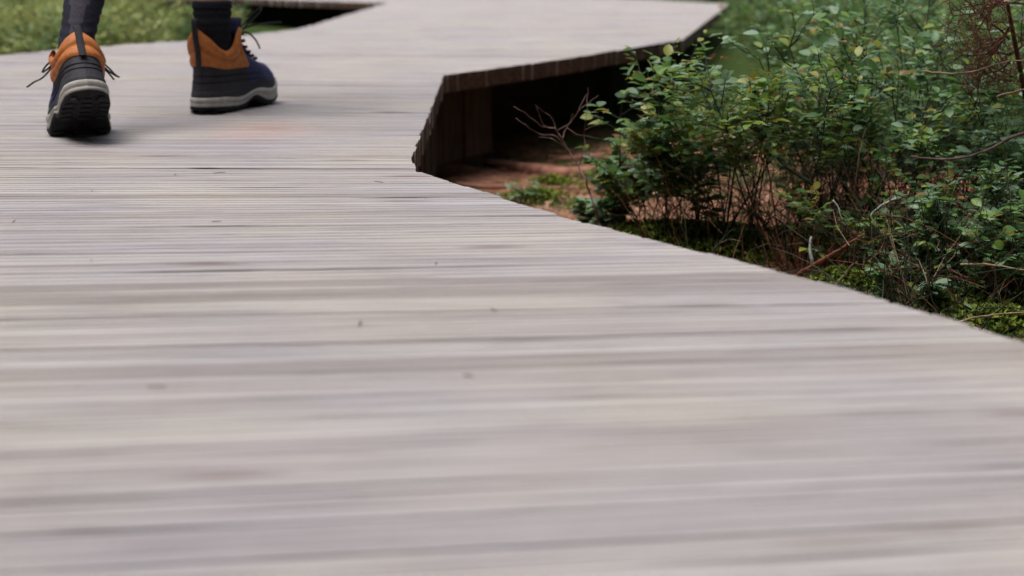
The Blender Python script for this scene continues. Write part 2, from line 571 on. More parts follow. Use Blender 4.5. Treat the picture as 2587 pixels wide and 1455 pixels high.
def skirting(a, b, inset):
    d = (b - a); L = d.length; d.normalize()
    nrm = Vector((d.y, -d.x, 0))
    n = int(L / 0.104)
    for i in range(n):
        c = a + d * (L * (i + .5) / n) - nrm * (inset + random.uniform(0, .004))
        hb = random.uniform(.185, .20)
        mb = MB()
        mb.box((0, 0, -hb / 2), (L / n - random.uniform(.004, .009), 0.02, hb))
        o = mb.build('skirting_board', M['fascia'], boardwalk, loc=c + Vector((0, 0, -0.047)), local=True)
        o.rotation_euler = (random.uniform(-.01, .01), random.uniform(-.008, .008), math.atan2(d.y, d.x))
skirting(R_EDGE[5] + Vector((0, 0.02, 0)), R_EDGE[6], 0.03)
skirting(R_EDGE[6] + (R_EDGE[7] - R_EDGE[6]) * .05, R_EDGE[6].lerp(R_EDGE[7], .5), 0.06)
beam_along(R_EDGE[6:10], -0.34, 'joist', hgt=0.2)  # these three rows are added at several insets to block light underneath
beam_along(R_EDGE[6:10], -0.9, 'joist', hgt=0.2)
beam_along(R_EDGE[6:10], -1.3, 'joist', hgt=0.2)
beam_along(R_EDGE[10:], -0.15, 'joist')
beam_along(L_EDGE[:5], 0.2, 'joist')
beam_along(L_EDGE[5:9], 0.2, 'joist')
beam_along(L_EDGE[9:], 0.7, 'joist', hgt=0.2)  # these two rows are added to keep the space under the far section dark
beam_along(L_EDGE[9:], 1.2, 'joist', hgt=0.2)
for p in [GP(1122, 190) + Vector((-0.10, 0.05, 0)), GP(1725, 100) + Vector((-0.3, 0.1, 0)), GP(1052, 432) + Vector((-0.12, 0.12, 0)), GP(2180, 740) + Vector((-0.2, 0, 0)),
          GP(1842, 10) + Vector((-0.35, -0.2, 0)), GP(978, 8) + Vector((0.3, 0.1, 0)), GP(350, 110) + Vector((0.35, 0, 0)), Vector((-1.4, 2.3, 0))]:
    mb = MB()
    zb = ground_z(p.x, p.y) - 0.06
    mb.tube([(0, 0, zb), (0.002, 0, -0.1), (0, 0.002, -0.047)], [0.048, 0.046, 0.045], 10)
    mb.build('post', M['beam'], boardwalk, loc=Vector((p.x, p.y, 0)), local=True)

# ------------------------------------------------------------------ unseen spruces, added to block low sky light
M['spruce_crown'] = leaf_mat('spruce_crown', [(0.0, (0.02, 0.045, 0.018)), (1.0, (0.05, 0.09, 0.03))], 0.6, 0.3, 0.1)
M['spruce_bark'] = noisy('spruce_bark', (0.05, 0.035, 0.028), (0.14, 0.10, 0.08), 9, 0.9, 0.8, 0.1, dist=0.02)
def spruce_meshes(seed):
    rg = random.Random(seed)
    tr, cr = MB(), MB()
    hh = 11.0
    tr.tube([(0, 0, -.3), (.03, .02, 2), (-.04, .03, 5), (0, 0, 8), (0, 0, hh)], [.22, .17, .13, .08, .015], 10)
    z = 1.5
    while z < hh:
        R = 2.0 * (1 - (z - 1.2) / (hh - 1.0)) ** .8 + .12
        nb = 9
        a0 = rg.uniform(0, 6.28)
        for k in range(nb):
            a = a0 + 6.283 * (k + rg.uniform(-.3, .3)) / nb
            L = R * rg.uniform(.75, 1.1)
            dx, dy = math.cos(a), math.sin(a)
            tr.tube([(0, 0, z), (dx * L * .5, dy * L * .5, z - .04 * L), (dx * L, dy * L, z - .22 * L)], [.02, .012, .004], 4, cap=False)
            for j in range(7):
                t = (j + .8) / 7.5
                for sg in (-1, 1):
                    p = Vector((dx * L * t, dy * L * t, z - .04 * L * t - .18 * L * t * t))
                    wl = .42 * L * (1.05 - .7 * t) * rg.uniform(.7, 1.1)
                    q = p + Vector((-dy * sg * wl + dx * wl * .5, dx * sg * wl + dy * wl * .5, -.22 * wl))
                    w = Vector((dx, dy, 0)) * .085
                    d = Vector((0, 0, -.07 - .06 * rg.random()))
                    cr.add([p - w, p + w, q + w * .4, q - w * .4, p + d, q + d], [(0, 1, 2, 3), (0, 4, 5, 3), (1, 2, 5, 4)], 0, rg.random())
        z += rg.uniform(.34, .46)
    return tr.mesh('trunk', [M['spruce_bark']], True), cr.mesh('crown', [M['spruce_crown']])
SPR = [spruce_meshes(k) for k in (1, 2)]
rg0 = random.Random(5)
for i, (az, dist) in enumerate([(28, 15.5), (44, 12), (58, 8.5), (75, 6.8), (95, 6.2), (116, 6.0), (137, 6.4), (158, 4.6), (180, 4.2), (201, 4.6), (222, 6.4), (244, 6.0), (262, 7.2), (280, 7.4), (297, 9.5), (315, 13), (335, 17.5), (3, 19), (14, 17), (349, 21)]):
    a = math.radians(az + rg0.uniform(-4, 4))
    dist *= rg0.uniform(.95, 1.12)
    p = Vector((math.sin(a) * dist, math.cos(a) * dist, 0))
    p.z = ground_z(p.x, p.y)
    t = empty('light_block_spruce', p, rg0.uniform(0, 6.28))
    sc0 = rg0.uniform(.9, 1.2)
    t.scale = (sc0, sc0, sc0 * rg0.uniform(.95, 1.15))
    tag(t, 'unseen tall spruce added to block low sky light', 'tree', 'unseen spruces added to shape the light')
    link_obj('trunk', SPR[i % 2][0], t)
    link_obj('crown', SPR[i % 2][1], t)['kind'] = 'stuff'

# ------------------------------------------------------------------ walker
M['nubuck'] = noisy('charcoal_nubuck', (0.020, 0.019, 0.025), (0.040, 0.038, 0.048), 260, 0.72, 0.25, 0.3, dist=0.001)
M['navy'] = noisy('navy_suede', (0.026, 0.029, 0.085), (0.055, 0.060, 0.16), 260, 0.8, 0.3, 0.25, dist=0.001)
M['tan_leather'] = noisy('orange_tan_leather', (0.40, 0.120, 0.026), (0.55, 0.19, 0.05), 90, 0.62, 0.25, 0.35, dist=0.001)
M['midsole'] = noisy('grey_foam_midsole', (0.33, 0.31, 0.285), (0.46, 0.44, 0.41), 60, 0.75, 0.15, 0.3, dist=0.001)
M['rubber'] = noisy('black_rubber', (0.008, 0.008, 0.010), (0.022, 0.021, 0.021), 60, 0.8, 0.3, 0.25, dist=0.001)
M['lace'] = noisy('black_cord', (0.010, 0.010, 0.013), (0.05, 0.05, 0.055), 700, 0.85, 0.4, 0.2, dist=0.0006)
M['sock_grey'] = noisy('slate_knit', (0.020, 0.020, 0.032), (0.040, 0.040, 0.060), 8, 0.95, 0.3, 0.1, stretch=(60, 60, 20), dist=0.001)
M['sock_panel'] = noisy('lighter_slate_knit', (0.050, 0.048, 0.062), (0.085, 0.080, 0.100), 8, 0.95, 0.3, 0.1, stretch=(60, 60, 20), dist=0.001)
M['sock_black'] = noisy('black_knit', (0.008, 0.008, 0.012), (0.020, 0.020, 0.026), 8, 0.95, 0.3, 0.1, stretch=(60, 60, 20), dist=0.001)
M['skin'] = noisy('skin', (0.36, 0.19, 0.13), (0.46, 0.26, 0.18), 30, 0.55, 0.1, 0.35)
M['shorts'] = noisy('dark_cotton', (0.03, 0.03, 0.035), (0.06, 0.06, 0.065), 200, 0.9, 0.2, 0.1)
M['shirt'] = noisy('grey_cotton', (0.10, 0.11, 0.12), (0.16, 0.17, 0.18), 200, 0.9, 0.2, 0.1)
M['hair'] = noisy('brown_hair', (0.02, 0.012, 0.008), (0.07, 0.04, 0.025), 10, 0.6, 0.5, 0.4, stretch=(20, 20, 4))

BL = 0.295
OUT = [(0, 0), (.015, .014), (.04, .023), (.09, .031), (.2, .0355), (.35, .036), (.5, .041), (.63, .048), (.74, .0505), (.84, .047), (.92, .0365), (.97, .023), (.992, .011), (1, 0)]
INN = [(0, 0), (.015, .014), (.04, .023), (.09, .031), (.2, .0345), (.35, .0335), (.5, .0355), (.63, .043), (.74, .0485), (.84, .047), (.92, .039), (.97, .026), (.992, .013), (1, 0)]
def interp(tab, s):
    for (a, va), (b, vb) in zip(tab, tab[1:]):
        if a <= s <= b:
            return va + (vb - va) * (s - a) / (b - a)
    return tab[-1][1]
#        z      yb     yf     a     ellipse  wscale
LEV = [(.024, .000, .292, .040, 0.0, .99), (.036, -.001, .2915, .040, 0.0, .985), (.050, .001, .287, .040, .05, .965), (.062, .003, .278, .040, .12, .94),
       (.074, .005, .262, .0395, .25, .92), (.084, .007, .236, .0385, .42, .90), (.094, .008, .206, .038, .62, .90), (.106, .008, .178, .0375, .85, .90),
       (.120, .007, .156, .0375, 1, .9), (.136, .003, .142, .039, 1, .9), (.152, .000, .137, .0405, 1, .9), (.170, -.002, .136, .042, 1, .9)]
def lev(z):
    z = max(LEV[0][0], min(LEV[-1][0], z))
    for a, b in zip(LEV, LEV[1:]):
        if a[0] <= z <= b[0]:
            k = (z - a[0]) / (b[0] - a[0])
            return [p + (q2 - p) * k for p, q2 in zip(a, b)]
def foot_pt(phi, z, off=0.0):
    """phi 0 at the heel, +pi/2 outer side, pi toe"""
    _, yb, yf, a, e, ws = lev(z)
    s = (1 - math.cos(phi)) / 2
    sn = math.sin(phi)
    xf = interp(OUT if sn >= 0 else INN, s) * (1 if sn >= 0 else -1) * ws
    xe = a * abs(sn) ** 0.85 * (1 if sn >= 0 else -1)
    x = xf * (1 - e) + xe * e
    yy = yb + s * (yf - yb)
    if off:
        c = Vector((0, (yb + yf) / 2, 0))
        d = Vector((sn * 1.0, -math.cos(phi), 0)).normalized()
        return Vector((x, yy, z)) + d * off
    return Vector((x, yy, z))
def loft(mb, rings, closed=True, mat=0):
    n = len(rings[0])
    vs = [p for r in rings for p in r]
    fs = []
    for j in range(len(rings) - 1):
        for i in range(n if closed else n - 1):
            i2 = (i + 1) % n
            fs.append((j * n + i, j * n + i2, (j + 1) * n + i2, (j + 1) * n + i))
    mb.add(vs, fs, mat)
NP = 72
PHI = [2 * math.pi * i / NP for i in range(NP)]
def wrap(phi):
    return abs((phi + math.pi) % (2 * math.pi) - math.pi)
def z_upper(phi):                       # top edge of the dark lower part
    w = math.degrees(wrap(phi))
    back = 0.096 - 0.009 * sstep(10, 62, w)
    return back + 0.062 * sstep(96, 126, w)
def z_top(phi):
    w = math.degrees(wrap(phi))
    return 0.158 + 0.006 * (1 - sstep(0, 20, w)) - 0.040 * math.exp(-((w - 66) / 36) ** 2) + 0.008 * sstep(95, 140, w)

def mid_top(y):
    s = y / BL
    return 0.033 - 0.006 * math.exp(-((s - .35) / .16) ** 2) + 0.012 * math.exp(-((s - .56) / .14) ** 2) * 0.6 + 0.009 * sstep(.75, 1.0, s)
def mid_bot(y):
    s = y / BL
    return 0.0145 - 0.004 * sstep(.0, .3, s) + 0.016 * math.exp(-((s - .52) / .10) ** 2) + 0.004 * sstep(.78, 1.0, s)
def toe_spring(y):
    return 0.016 * sstep(0.20, 0.30, y) ** 1.3

def build_boot(parent, mat_world, mirror, bend, collar_tilt, lace_kind, name_label):
    """mirror: -1 for a left boot; bend: heel lift in radians about the ball of the foot"""
    YB = 0.195
    def dfm(p, rigid=False):
        p = Vector(p)
        if collar_tilt and p.z > 0.088:           # the soft collar follows the shin
            k = sstep(0.088, 0.13, p.z)
            p = Vector((p.x, p.y + (p.z - 0.088) * math.tan(collar_tilt) * k, p.z - (p.z - 0.088) * 0.10))
        if collar_tilt and p.z > 0.036:           # with the heel up the whole back leans over the toes
            k = sstep(0.20, 0.10, p.y)
            p = Vector((p.x, p.y + (p.z - 0.036) * 0.42 * k, p.z - (p.z - 0.036) * 0.16 * k))
        if bend:
            if p.y < YB:
                k = sstep(YB + 0.0, YB - 0.06, p.y)
                an = bend * (0.25 + 0.75 * k) if p.y > YB - 0.06 else bend
                an = bend * k if p.y > YB - 0.06 else bend
                r = p - Vector((0, YB, 0.0))
                p = Vector((p.x, YB + r.y * math.cos(an) + r.z * math.sin(an), -r.y * math.sin(an) + r.z * math.cos(an)))
        else:
            p.z += toe_spring(p.y)
        return Vector((p.x * mirror, p.y, p.z))
    boot = empty('boot', parent=parent)
    boot.matrix_local = mat_world
    if name_label:
        boot['label'] = name_label
    def fin(mb, name, mats, par=boot, smooth=True, sub=0):
        mb.v = [tuple(dfm(p)) for p in mb.v]
        if mirror < 0:
            mb.f = [tuple(reversed(f)) for f in mb.f]
        o = mb.build(name, mats, par, smooth)
        if sub:
            md = o.modifiers.new('subsurf', 'SUBSURF')
            md.levels = md.render_levels = sub
        return o
    # upper: heel counter (charcoal) and vamp (navy)
    rings = []
    zs = [i / 15 for i in range(16)]
    for t in zs:
        r = []
        for ph in PHI:
            z = 0.024 + (z_upper(ph) - 0.024) * t
            p = foot_pt(ph, z)
            p.x *= 1 + 0.02 * math.sin(z * 160)
            r.append(p)
        rings.append(r)
    a, b2 = MB(), MB()
    n = NP
    allv = [p for r in rings for p in r]
    fa, fb = [], []
    for j in range(len(rings) - 1):
        for i in range(n):
            i2 = (i + 1) % n
            f = (j * n + i, j * n + i2, (j + 1) * n + i2, (j + 1) * n + i)
            c = sum((allv[k] for k in f), Vector()) / 4
            vamp = c.y > 0.150 - 0.55 * (c.z - 0.05) and c.z > 0.046 + 0.010 * math.sin(c.y * 40)
            (fb if vamp else fa).append(f)
    a.add(allv, fa)
    b2.add(allv, fb)
    fin(a, 'heel_counter', M['nubuck'])
    fin(b2, 'vamp', M['navy'])
    # trim bands on the counter: a raised seam line and a rand
    for zz, off, rad in ((0.058, 0.0010, 0.0009), (0.070, 0.0010, 0.0009)):
        s = MB()
        pts = [foot_pt(math.radians(w), zz + 0.014 * math.cos(math.radians(w)) * (1 if zz > .07 else .2), off) for w in range(-112, 113, 8)]
        s.tube(pts, rad, 5)
        fin(s, 'seam', M['rubber'])
    rand = MB()
    loft(rand, [[foot_pt(ph, 0.026 + 0.018 * t, 0.0022 * (1 - t ** 3)) for ph in PHI] for t in (0, .3, .6, .85, 1)])
    fin(rand, 'rand', M['nubuck'])
    # padded collar, open at the front
    col = MB()
    ws = [math.radians(w) for w in range(-128, 129, 4)]
    rings = []
    for i in range(19):
        t = i / 14
        if t <= 1:
            pad = 0.0015 + 0.0052 * abs(math.sin(math.pi * t * 2.0)) ** 0.55 * (1.0 if t < .5 else 1.2)
            rings.append([foot_pt(w, z_upper(w) - 0.004 + (z_top(w) - z_upper(w) + 0.004) * t, pad) for w in ws])
        else:                                     # rolls over and goes down inside
            k = i - 14
            rings.append([foot_pt(w, z_top(w) + (0.002 - 0.006 * k if k > 1 else 0.0015), (0.001, -0.004, -0.007, -0.008)[k - 1]) for w in ws])
    loft(col, rings, closed=False)
    o = fin(col, 'collar', M['tan_leather'])
    # rear pull tab: a webbing strip down the heel with a loop on top
    tab = MB()
    pts = []
    for i in range(13):
        z = 0.088 + 0.078 * i / 12
        pts.append(foot_pt(0.0, z, 0.0075 if z < .16 else 0.0065))
    top = pts[-1]
    pts += [top + Vector((0, -0.002, 0.006)), top + Vector((0, 0.001, 0.014)), top + Vector((0, 0.005, 0.017)), top + Vector((0, 0.009, 0.012)), top + Vector((0, 0.009, 0.002))]
    rr = []
    for p in pts:
        rr.append([p + Vector((-0.006, 0, 0)), p + Vector((-0.005, -0.0014, 0)), p + Vector((0.005, -0.0014, 0)), p + Vector((0.006, 0, 0)), p + Vector((0.005, 0.001, 0)), p + Vector((-0.005, 0.001, 0))])
    loft(tab, rr)
    fin(tab, 'pull_tab', M['lace'])
    # tongue
    tg = MB()
    rings = []
    for i in range(9):
        t = i / 8
        z = 0.096 + 0.084 * t
        y0 = foot_pt(math.pi, min(z, .168)).y + 0.002 + 0.006 * sstep(.6, 1, t)
        w = 0.020 + 0.009 * t
        rings.append([Vector((w * math.sin(q2), y0 - 0.020 * (1 - math.cos(q2)), z)) for q2 in [(-1.2 + 2.4 * k / 10) for k in range(11)]])
    loft(tg, rings, closed=False)
    o = fin(tg, 'tongue', M['navy'])
    o.modifiers.new('solid', 'SOLIDIFY').thickness = 0.005
    # midsole
    ms = MB()
    rings = []
    for t, off in ((0, .0035), (.12, .0055), (.3, .0048), (.42, .0030), (.5, .0046), (.7, .0058), (.9, .0045), (1, .0025), (1.0, -.004)):
        r = []
        for ph in PHI:
            p = foot_pt(ph, 0.024, off)
            yy = max(0, min(BL, p.y))
            p.z = mid_bot(yy) - 0.001 + (mid_top(yy) - mid_bot(yy)) * t
            r.append(p)
        rings.append(r)
    loft(ms, rings)
    fin(ms, 'midsole', M['midsole'])
    # outsole with tread
    os_ = MB()
    rings = []
    def out_bot(y):
        s = y / BL
        return 0.0035 + 0.013 * math.exp(-((s - .50) / .085) ** 4)
    for t, off in ((1, .0040), (.55, .0058), (.12, .0046), (0, .001)):
        r = []
        for ph in PHI:
            p = foot_pt(ph, 0.024, off)
            yy = max(0, min(BL, p.y))
            bev = 0.007 * sstep(.03, 0.0, yy) * (1 - t)
            p.z = out_bot(yy) + bev + (mid_bot(yy) - out_bot(yy)) * t
            r.append(p)
        rings.append(r)
    cen = []
    for ph in PHI:
        p = foot_pt(ph, 0.024, -0.0)
        p.x *= 0.02
        p.z = out_bot(max(0, min(BL, p.y))) + 0.0
        cen.append(p)
    rings.append(cen)
    loft(os_, rings)
    fin(os_, 'outsole', M['rubber'], smooth=True)
    # lugs
    for s0 in (.05, .13, .21, .29, .37, .60, .67, .74, .81, .88, .94):
        for side in (-1, 0, 1):
            hw = interp(OUT if side >= 0 else INN, s0)
            lg = MB()
            rot = Matrix.Rotation(0.35 * side, 3, 'Z')
            wx = hw * (0.42 if side else 0.5)
            lg.box((side * hw * 0.80, s0 * BL, 0.0032), (wx, 0.013, 0.0040), 0, rot)
            fin(lg, 'lug', M['rubber'], smooth=False)
    # lacing
    zr = [(0.207, 0.0955), (0.192, 0.102), (0.177, 0.1105), (0.163, 0.121), (0.153, 0.134), (0.147, 0.147)]
    lc = MB()
    for (y0, z0), (y1, z1) in zip(zr, zr[1:]):
        for sg in (-1, 1):
            lc.tube([(sg * 0.024, y0 - .006, z0 - .001), (sg * 0.013, y0 + .004, z0 + .004), (0, (y0 + y1) / 2 + .007, (z0 + z1) / 2 + .006), (-sg * 0.013, y1 + .004, z1 + .004), (-sg * 0.024, y1 - .006, z1 - .001)], 0.0022, 6)
    fin(lc, 'lace', M['lace'])
    for sg in (-1, 1):
        for (y0, z0) in zr:
            ey = MB()
            ey.tube([(sg * 0.024, y0 - .010, z0 - .002), (sg * 0.026, y0 - .004, z0 + .001), (sg * 0.024, y0 + .002, z0 - .001)], 0.003, 6)
            fin(ey, 'eyelet', M['rubber'])
    for pts in lace_kind:
        lo = MB()
        P = [Vector(p) for p in pts]
        Q = []
        for i in range(len(P) - 1):                # smooth the cord
            p0, p1, p2, p3 = P[max(i - 1, 0)], P[i], P[i + 1], P[min(i + 2, len(P) - 1)]
            for k in range(6):
                t = k / 6
                Q.append(0.5 * ((2 * p1) + (p2 - p0) * t + (2 * p0 - 5 * p1 + 4 * p2 - p3) * t * t + (3 * p1 - p0 - 3 * p2 + p3) * t ** 3))
        Q.append(P[-1])
        lo.tube(Q, 0.0018, 6)
        fin(lo, 'lace', M['lace'])
    return boot

foot_l, foot_r = GP(208, 343), GP(480, 292)
walker = empty('person', (-0.63, 2.62, 0))
tag(walker, 'walker in dark socks and orange collared hiking boots striding along the boardwalk', 'person')
W0 = Matrix.Translation((-0.63, 2.62, 0)).inverted()
yaw_l, yaw_r = math.radians(21.5), math.radians(-15)
SL, SR = 0.99, 0.98
# left boot: ball of the foot on the deck, heel up. right boot: planted flat, toe turned out
bend_l = math.radians(23)
ml = W0 @ Matrix.Translation(foot_l + Vector((0.0, 0.0, 0.0005))) @ Matrix.Rotation(yaw_l, 4, 'Z') @ Matrix.Translation((0, -0.178 * SL, 0)) @ Matrix.Scale(SL, 4)
mr = W0 @ Matrix.Translation(foot_r + Vector((0.018, 0.012, 0.001))) @ Matrix.Rotation(yaw_r, 4, 'Z') @ Matrix.Scale(SR, 4)
lace_l = [[(0, .158, .142), (-.020, .166, .146), (-.050, .150, .118), (-.062, .130, .098), (-.066, .122, .090), (-.056, .140, .104), (-.024, .164, .138), (0, .158, .142)],
          [(0, .158, .142), (.020, .165, .146), (.048, .150, .126), (.056, .135, .112), (.048, .146, .118), (.022, .163, .140), (0, .158, .142)],
          [(0, .158, .142), (.030, .160, .132), (.056, .140, .100), (.072, .118, .082), (.084, .104, .066)],
          [(0, .158, .142), (-.030, .160, .132), (-.050, .150, .106), (-.058, .140, .090)]]
lace_r = [[(0, .158, .142), (.012, .176, .156), (.026, .200, .176), (.036, .212, .190), (.032, .222, .196), (.020, .214, .186), (.006, .186, .162), (0, .158, .142)],
          [(0, .158, .142), (-.010, .176, .150), (-.020, .196, .140), (-.020, .206, .124), (-.010, .200, .120), (-.002, .180, .134), (0, .158, .142)],
          [(0, .158, .142), (.010, .186, .156), (.024, .215, .162), (.040, .245, .160), (.056, .270, .154)],
          [(0, .158, .142), (.020, .170, .150), (.036, .180, .136), (.044, .186, .116)]]
bootL = build_boot(walker, ml, -1, bend_l, math.radians(14), lace_l, 'left boot, heel lifted so its black sole shows')
bootR = build_boot(walker, mr, 1, 0.0, 0.0, lace_r, 'right boot planted flat with the toe turned out')

# socks: tubes from inside the collar up the shin
def sock(points, radii, mats, panel, name='sock'):
    mb = MB()
    rings = []
    n = 40
    P2, R2 = [], []
    for j in range(len(points) - 1):
        for k in range(5):
            P2.append(Vector(points[j]).lerp(Vector(points[j + 1]), k / 5))
            R2.append(tuple(a + (b - a) * k / 5 for a, b in zip(radii[j], radii[j + 1])))
    P2.append(Vector(points[-1])); R2.append(radii[-1])
    for j, (c, r) in enumerate(zip(P2, R2)):
        c = Vector(c)
        low = 1.0 if c.z < 0.30 else .4
        w = 0.0011 * low * math.sin(c.z * 520 + 2 * math.sin(c.z * 90))
        r = (r[0] + w, r[1] + w)
        rings.append([c + Vector((math.sin(2 * math.pi * i / n) * r[0], -math.cos(2 * math.pi * i / n) * r[1], 0)) for i in range(n)])
    vs = [p for r in rings for p in r]
    m = len(rings)
    for j in range(m - 1):
        for i in range(n):
            i2 = (i + 1) % n
            an = min(i, n - i) / n * 360
            mi = 1 if panel(j / (m - 1), an) else 0
            if j == 0 and i == 0:
                mb.add(vs, [])
            mb.f.append((j * n + i, j * n + i2, (j + 1) * n + i2, (j + 1) * n + i))
            mb.m.append(mi); mb.t.append(.5)
    mb.v = [tuple(W0 @ Vector(p)) for p in mb.v]
    return mb.build(name, mats, walker, True)
def boot_world(mat, mirror, p):
    return W0.inverted() @ mat @ Vector((p[0] * mirror, p[1], p[2]))
# ankle axes in world space
def bent(p, bend, ct):
    p = Vector(p)
    p = Vector((p.x, p.y + (p.z - 0.088) * math.tan(ct), p.z - (p.z - 0.088) * 0.10))
    p = Vector((p.x, p.y + (p.z - 0.036) * 0.42, p.z - (p.z - 0.036) * 0.16))
    r = p - Vector((0, .195, 0))
    return Vector((p.x, .195 + r.y * math.cos(bend) + r.z * math.sin(bend), -r.y * math.sin(bend) + r.z * math.cos(bend)))
aL0 = boot_world(ml, -1, bent((0, 0.062, 0.10), bend_l, math.radians(14)))
aL1 = boot_world(ml, -1, bent((0, 0.060, 0.160), bend_l, math.radians(14)))
aR0 = boot_world(mr, 1, (0, 0.068, 0.10))
aR1 = boot_world(mr, 1, (0, 0.068, 0.165))
kneeL = Vector((-0.70, aL1.y + 0.26, 0.52))
kneeR = Vector((-0.60, aR1.y + 0.13, 0.555))
def leg_pts(a0, a1, knee, ts):
    d = knee - a1
    return [a0, (a0 + a1) / 2, a1] + [a1 + d * t for t in ts]
TS = [0.05, 0.11, 0.18, 0.26, 0.34, 0.42, 0.5]
rl = [(.029, .036), (.0285, .036), (.0285, .037), (.029, .038), (.030, .040), (.033, .043), (.037, .047), (.042, .051), (.047, .055), (.050, .057)]
rl = [(a * 0.98, b * 0.94) for a, b in rl]
sock(leg_pts(aL0, aL1, kneeL, TS), rl, [M['sock_grey'], M['sock_panel']], lambda t, an: an < 52 - 60 * (1 - t) ** 1.1 and t > .22)
TSR = [0.02, 0.05, 0.085, 0.089, 0.118, 0.123]
ptsr = leg_pts(aR0, aR1, kneeR, TSR)
rr = [(.034, .039), (.034, .039), (.0345, .0395), (.035, .040), (.0355, .0405), (.0362, .041), (.0372, .042), (.0372, .042), (.0335, .038)]
sockR = sock(ptsr, rr, [M['sock_black'], M['sock_grey']], lambda t, an: .80 < t < .9)

# body: one continuous skinned figure, walking
def skin_mesh(name, nodes, edges, mat, sub=2):
    names = list(nodes)
    me = bpy.data.meshes.new(name)
    me.from_pydata([tuple(W0 @ Vector(nodes[k][0])) for k in names], [(names.index(a), names.index(b)) for a, b in edges], [])
    o = link_obj(name, me)
    md = o.modifiers.new('skin', 'SKIN')
    md.use_smooth_shade = True
    for i, k in enumerate(names):
        sv = me.skin_vertices[0].data[i]
        r = nodes[k][1]
        sv.radius = (r, r) if not isinstance(r, tuple) else r
        sv.use_root = (i == 0)
    ms = o.modifiers.new('sub', 'SUBSURF')
    ms.levels = ms.render_levels = sub
    dg = bpy.context.evaluated_depsgraph_get()
    me2 = bpy.data.meshes.new_from_object(o.evaluated_get(dg))
    bpy.data.objects.remove(o, do_unlink=True)
    me2.materials.clear()
    me2.materials.append(mat)
    me2.name = name
    me2.polygons.foreach_set('use_smooth', [True] * len(me2.polygons))
    return link_obj(name, me2, walker)
px, py = -0.64, (aL1.y + aR1.y) / 2 + 0.14
nd = {
    'pelvis': ((px, py, 0.92), (.135, .10)), 'waist': ((px, py + .015, 1.06), (.125, .09)), 'chest': ((px, py + .03, 1.25), (.145, .10)), 'neckbase': ((px, py + .03, 1.42), (.075, .065)),
    'neck': ((px, py + .045, 1.49), .052), 'jaw': ((px, py + .065, 1.555), (.062, .072)), 'head': ((px, py + .06, 1.63), (.074, .09)), 'crown': ((px, py + .05, 1.70), (.06, .075)),
    'hipL': ((px - .09, py, .86), .092), 'thighL': ((px - .085, py + .02, .70), .078), 'kneeL': (kneeL, .056), 'calfL': (kneeL.lerp(aL1, .32) + Vector((0, -.012, 0)), .050), 'ankL': (aL1, .026), 'heelL': (aL0, .024),
    'hipR': ((px + .09, py, .86), .092), 'thighR': ((px + .075, py + .07, .71), .078), 'kneeR': (kneeR, .056), 'calfR': (kneeR.lerp(aR1, .32) + Vector((0, -.012, 0)), .050), 'shinR': (kneeR.lerp(aR1, .8), .034), 'ankR': (aR1, .030), 'heelR': (aR0, .028),
    'shL': ((px - .17, py + .03, 1.40), .055), 'elL': ((px - .24, py + .06, 1.13), .040), 'wrL': ((px - .23, py + .24, .95), .026), 'palmL': ((px - .225, py + .31, .90), .028),
    'shR': ((px + .17, py + .03, 1.40), .055), 'elR': ((px + .24, py - .06, 1.14), .040), 'wrR': ((px + .24, py - .06, .89), .026), 'palmR': ((px + .235, py - .045, .81), .028),
}
ed = [('pelvis', 'waist'), ('waist', 'chest'), ('chest', 'neckbase'), ('neckbase', 'neck'), ('neck', 'jaw'), ('jaw', 'head'), ('head', 'crown'),
      ('pelvis', 'hipL'), ('hipL', 'thighL'), ('thighL', 'kneeL'), ('kneeL', 'calfL'), ('calfL', 'ankL'), ('ankL', 'heelL'),
      ('pelvis', 'hipR'), ('hipR', 'thighR'), ('thighR', 'kneeR'), ('kneeR', 'calfR'), ('calfR', 'shinR'), ('shinR', 'ankR'), ('ankR', 'heelR'),
      ('neckbase', 'shL'), ('shL', 'elL'), ('elL', 'wrL'), ('wrL', 'palmL'), ('neckbase', 'shR'), ('shR', 'elR'), ('elR', 'wrR'), ('wrR', 'palmR')]
for sd2, dirv in (('L', Vector((0, .055, -.05))), ('R', Vector((0, .018, -.072)))):
    base = Vector(nd['palm' + sd2][0])
    for k, (off, ln) in enumerate(((-.030, .9), (-.010, 1.08), (.010, 1.1), (.030, .85))):
        a = base + dirv.normalized() * .045 + Vector((0, off * .7, off * .7))
        b = a + dirv.normalized() * .038 * ln
        c = b + (dirv.normalized() + Vector((.35 if sd2 == 'L' else -.35, 0, 0))).normalized() * .034 * ln
        for nm, p, r in (('a', a, .0095), ('b', b, .009), ('c', c, .0078)):
            nd[f'f{sd2}{k}{nm}'] = (p, r)
        ed += [('palm' + sd2, f'f{sd2}{k}a'), (f'f{sd2}{k}a', f'f{sd2}{k}b'), (f'f{sd2}{k}b', f'f{sd2}{k}c')]
    t1 = base + Vector((.02 if sd2 == 'L' else -.02, .03, .01))
    t2 = t1 + Vector((0, .02, -.035))
    nd['t' + sd2 + 'a'], nd['t' + sd2 + 'b'] = (t1, .011), (t2, .009)
    ed += [('palm' + sd2, 't' + sd2 + 'a'), ('t' + sd2 + 'a', 't' + sd2 + 'b')]
body = skin_mesh('body', nd, ed, M['skin'])
def sub_nodes(keys, grow):
    d = {}
    for k in keys:
        p, r = nd[k]
        d[k] = (p, tuple(x + grow for x in r) if isinstance(r, tuple) else r + grow)
    return d, [(a, b) for a, b in ed if a in keys and b in keys]
d, e = sub_nodes(['pelvis', 'hipL', 'thighL', 'hipR', 'thighR'], 0.016)
d['hemL'] = (Vector(nd['thighL'][0]).lerp(kneeL, .55), .083)
d['hemR'] = (Vector(nd['thighR'][0]).lerp(kneeR, .55), .083)
d['belt'] = ((px, py + .01, 1.00), (.135, .10))
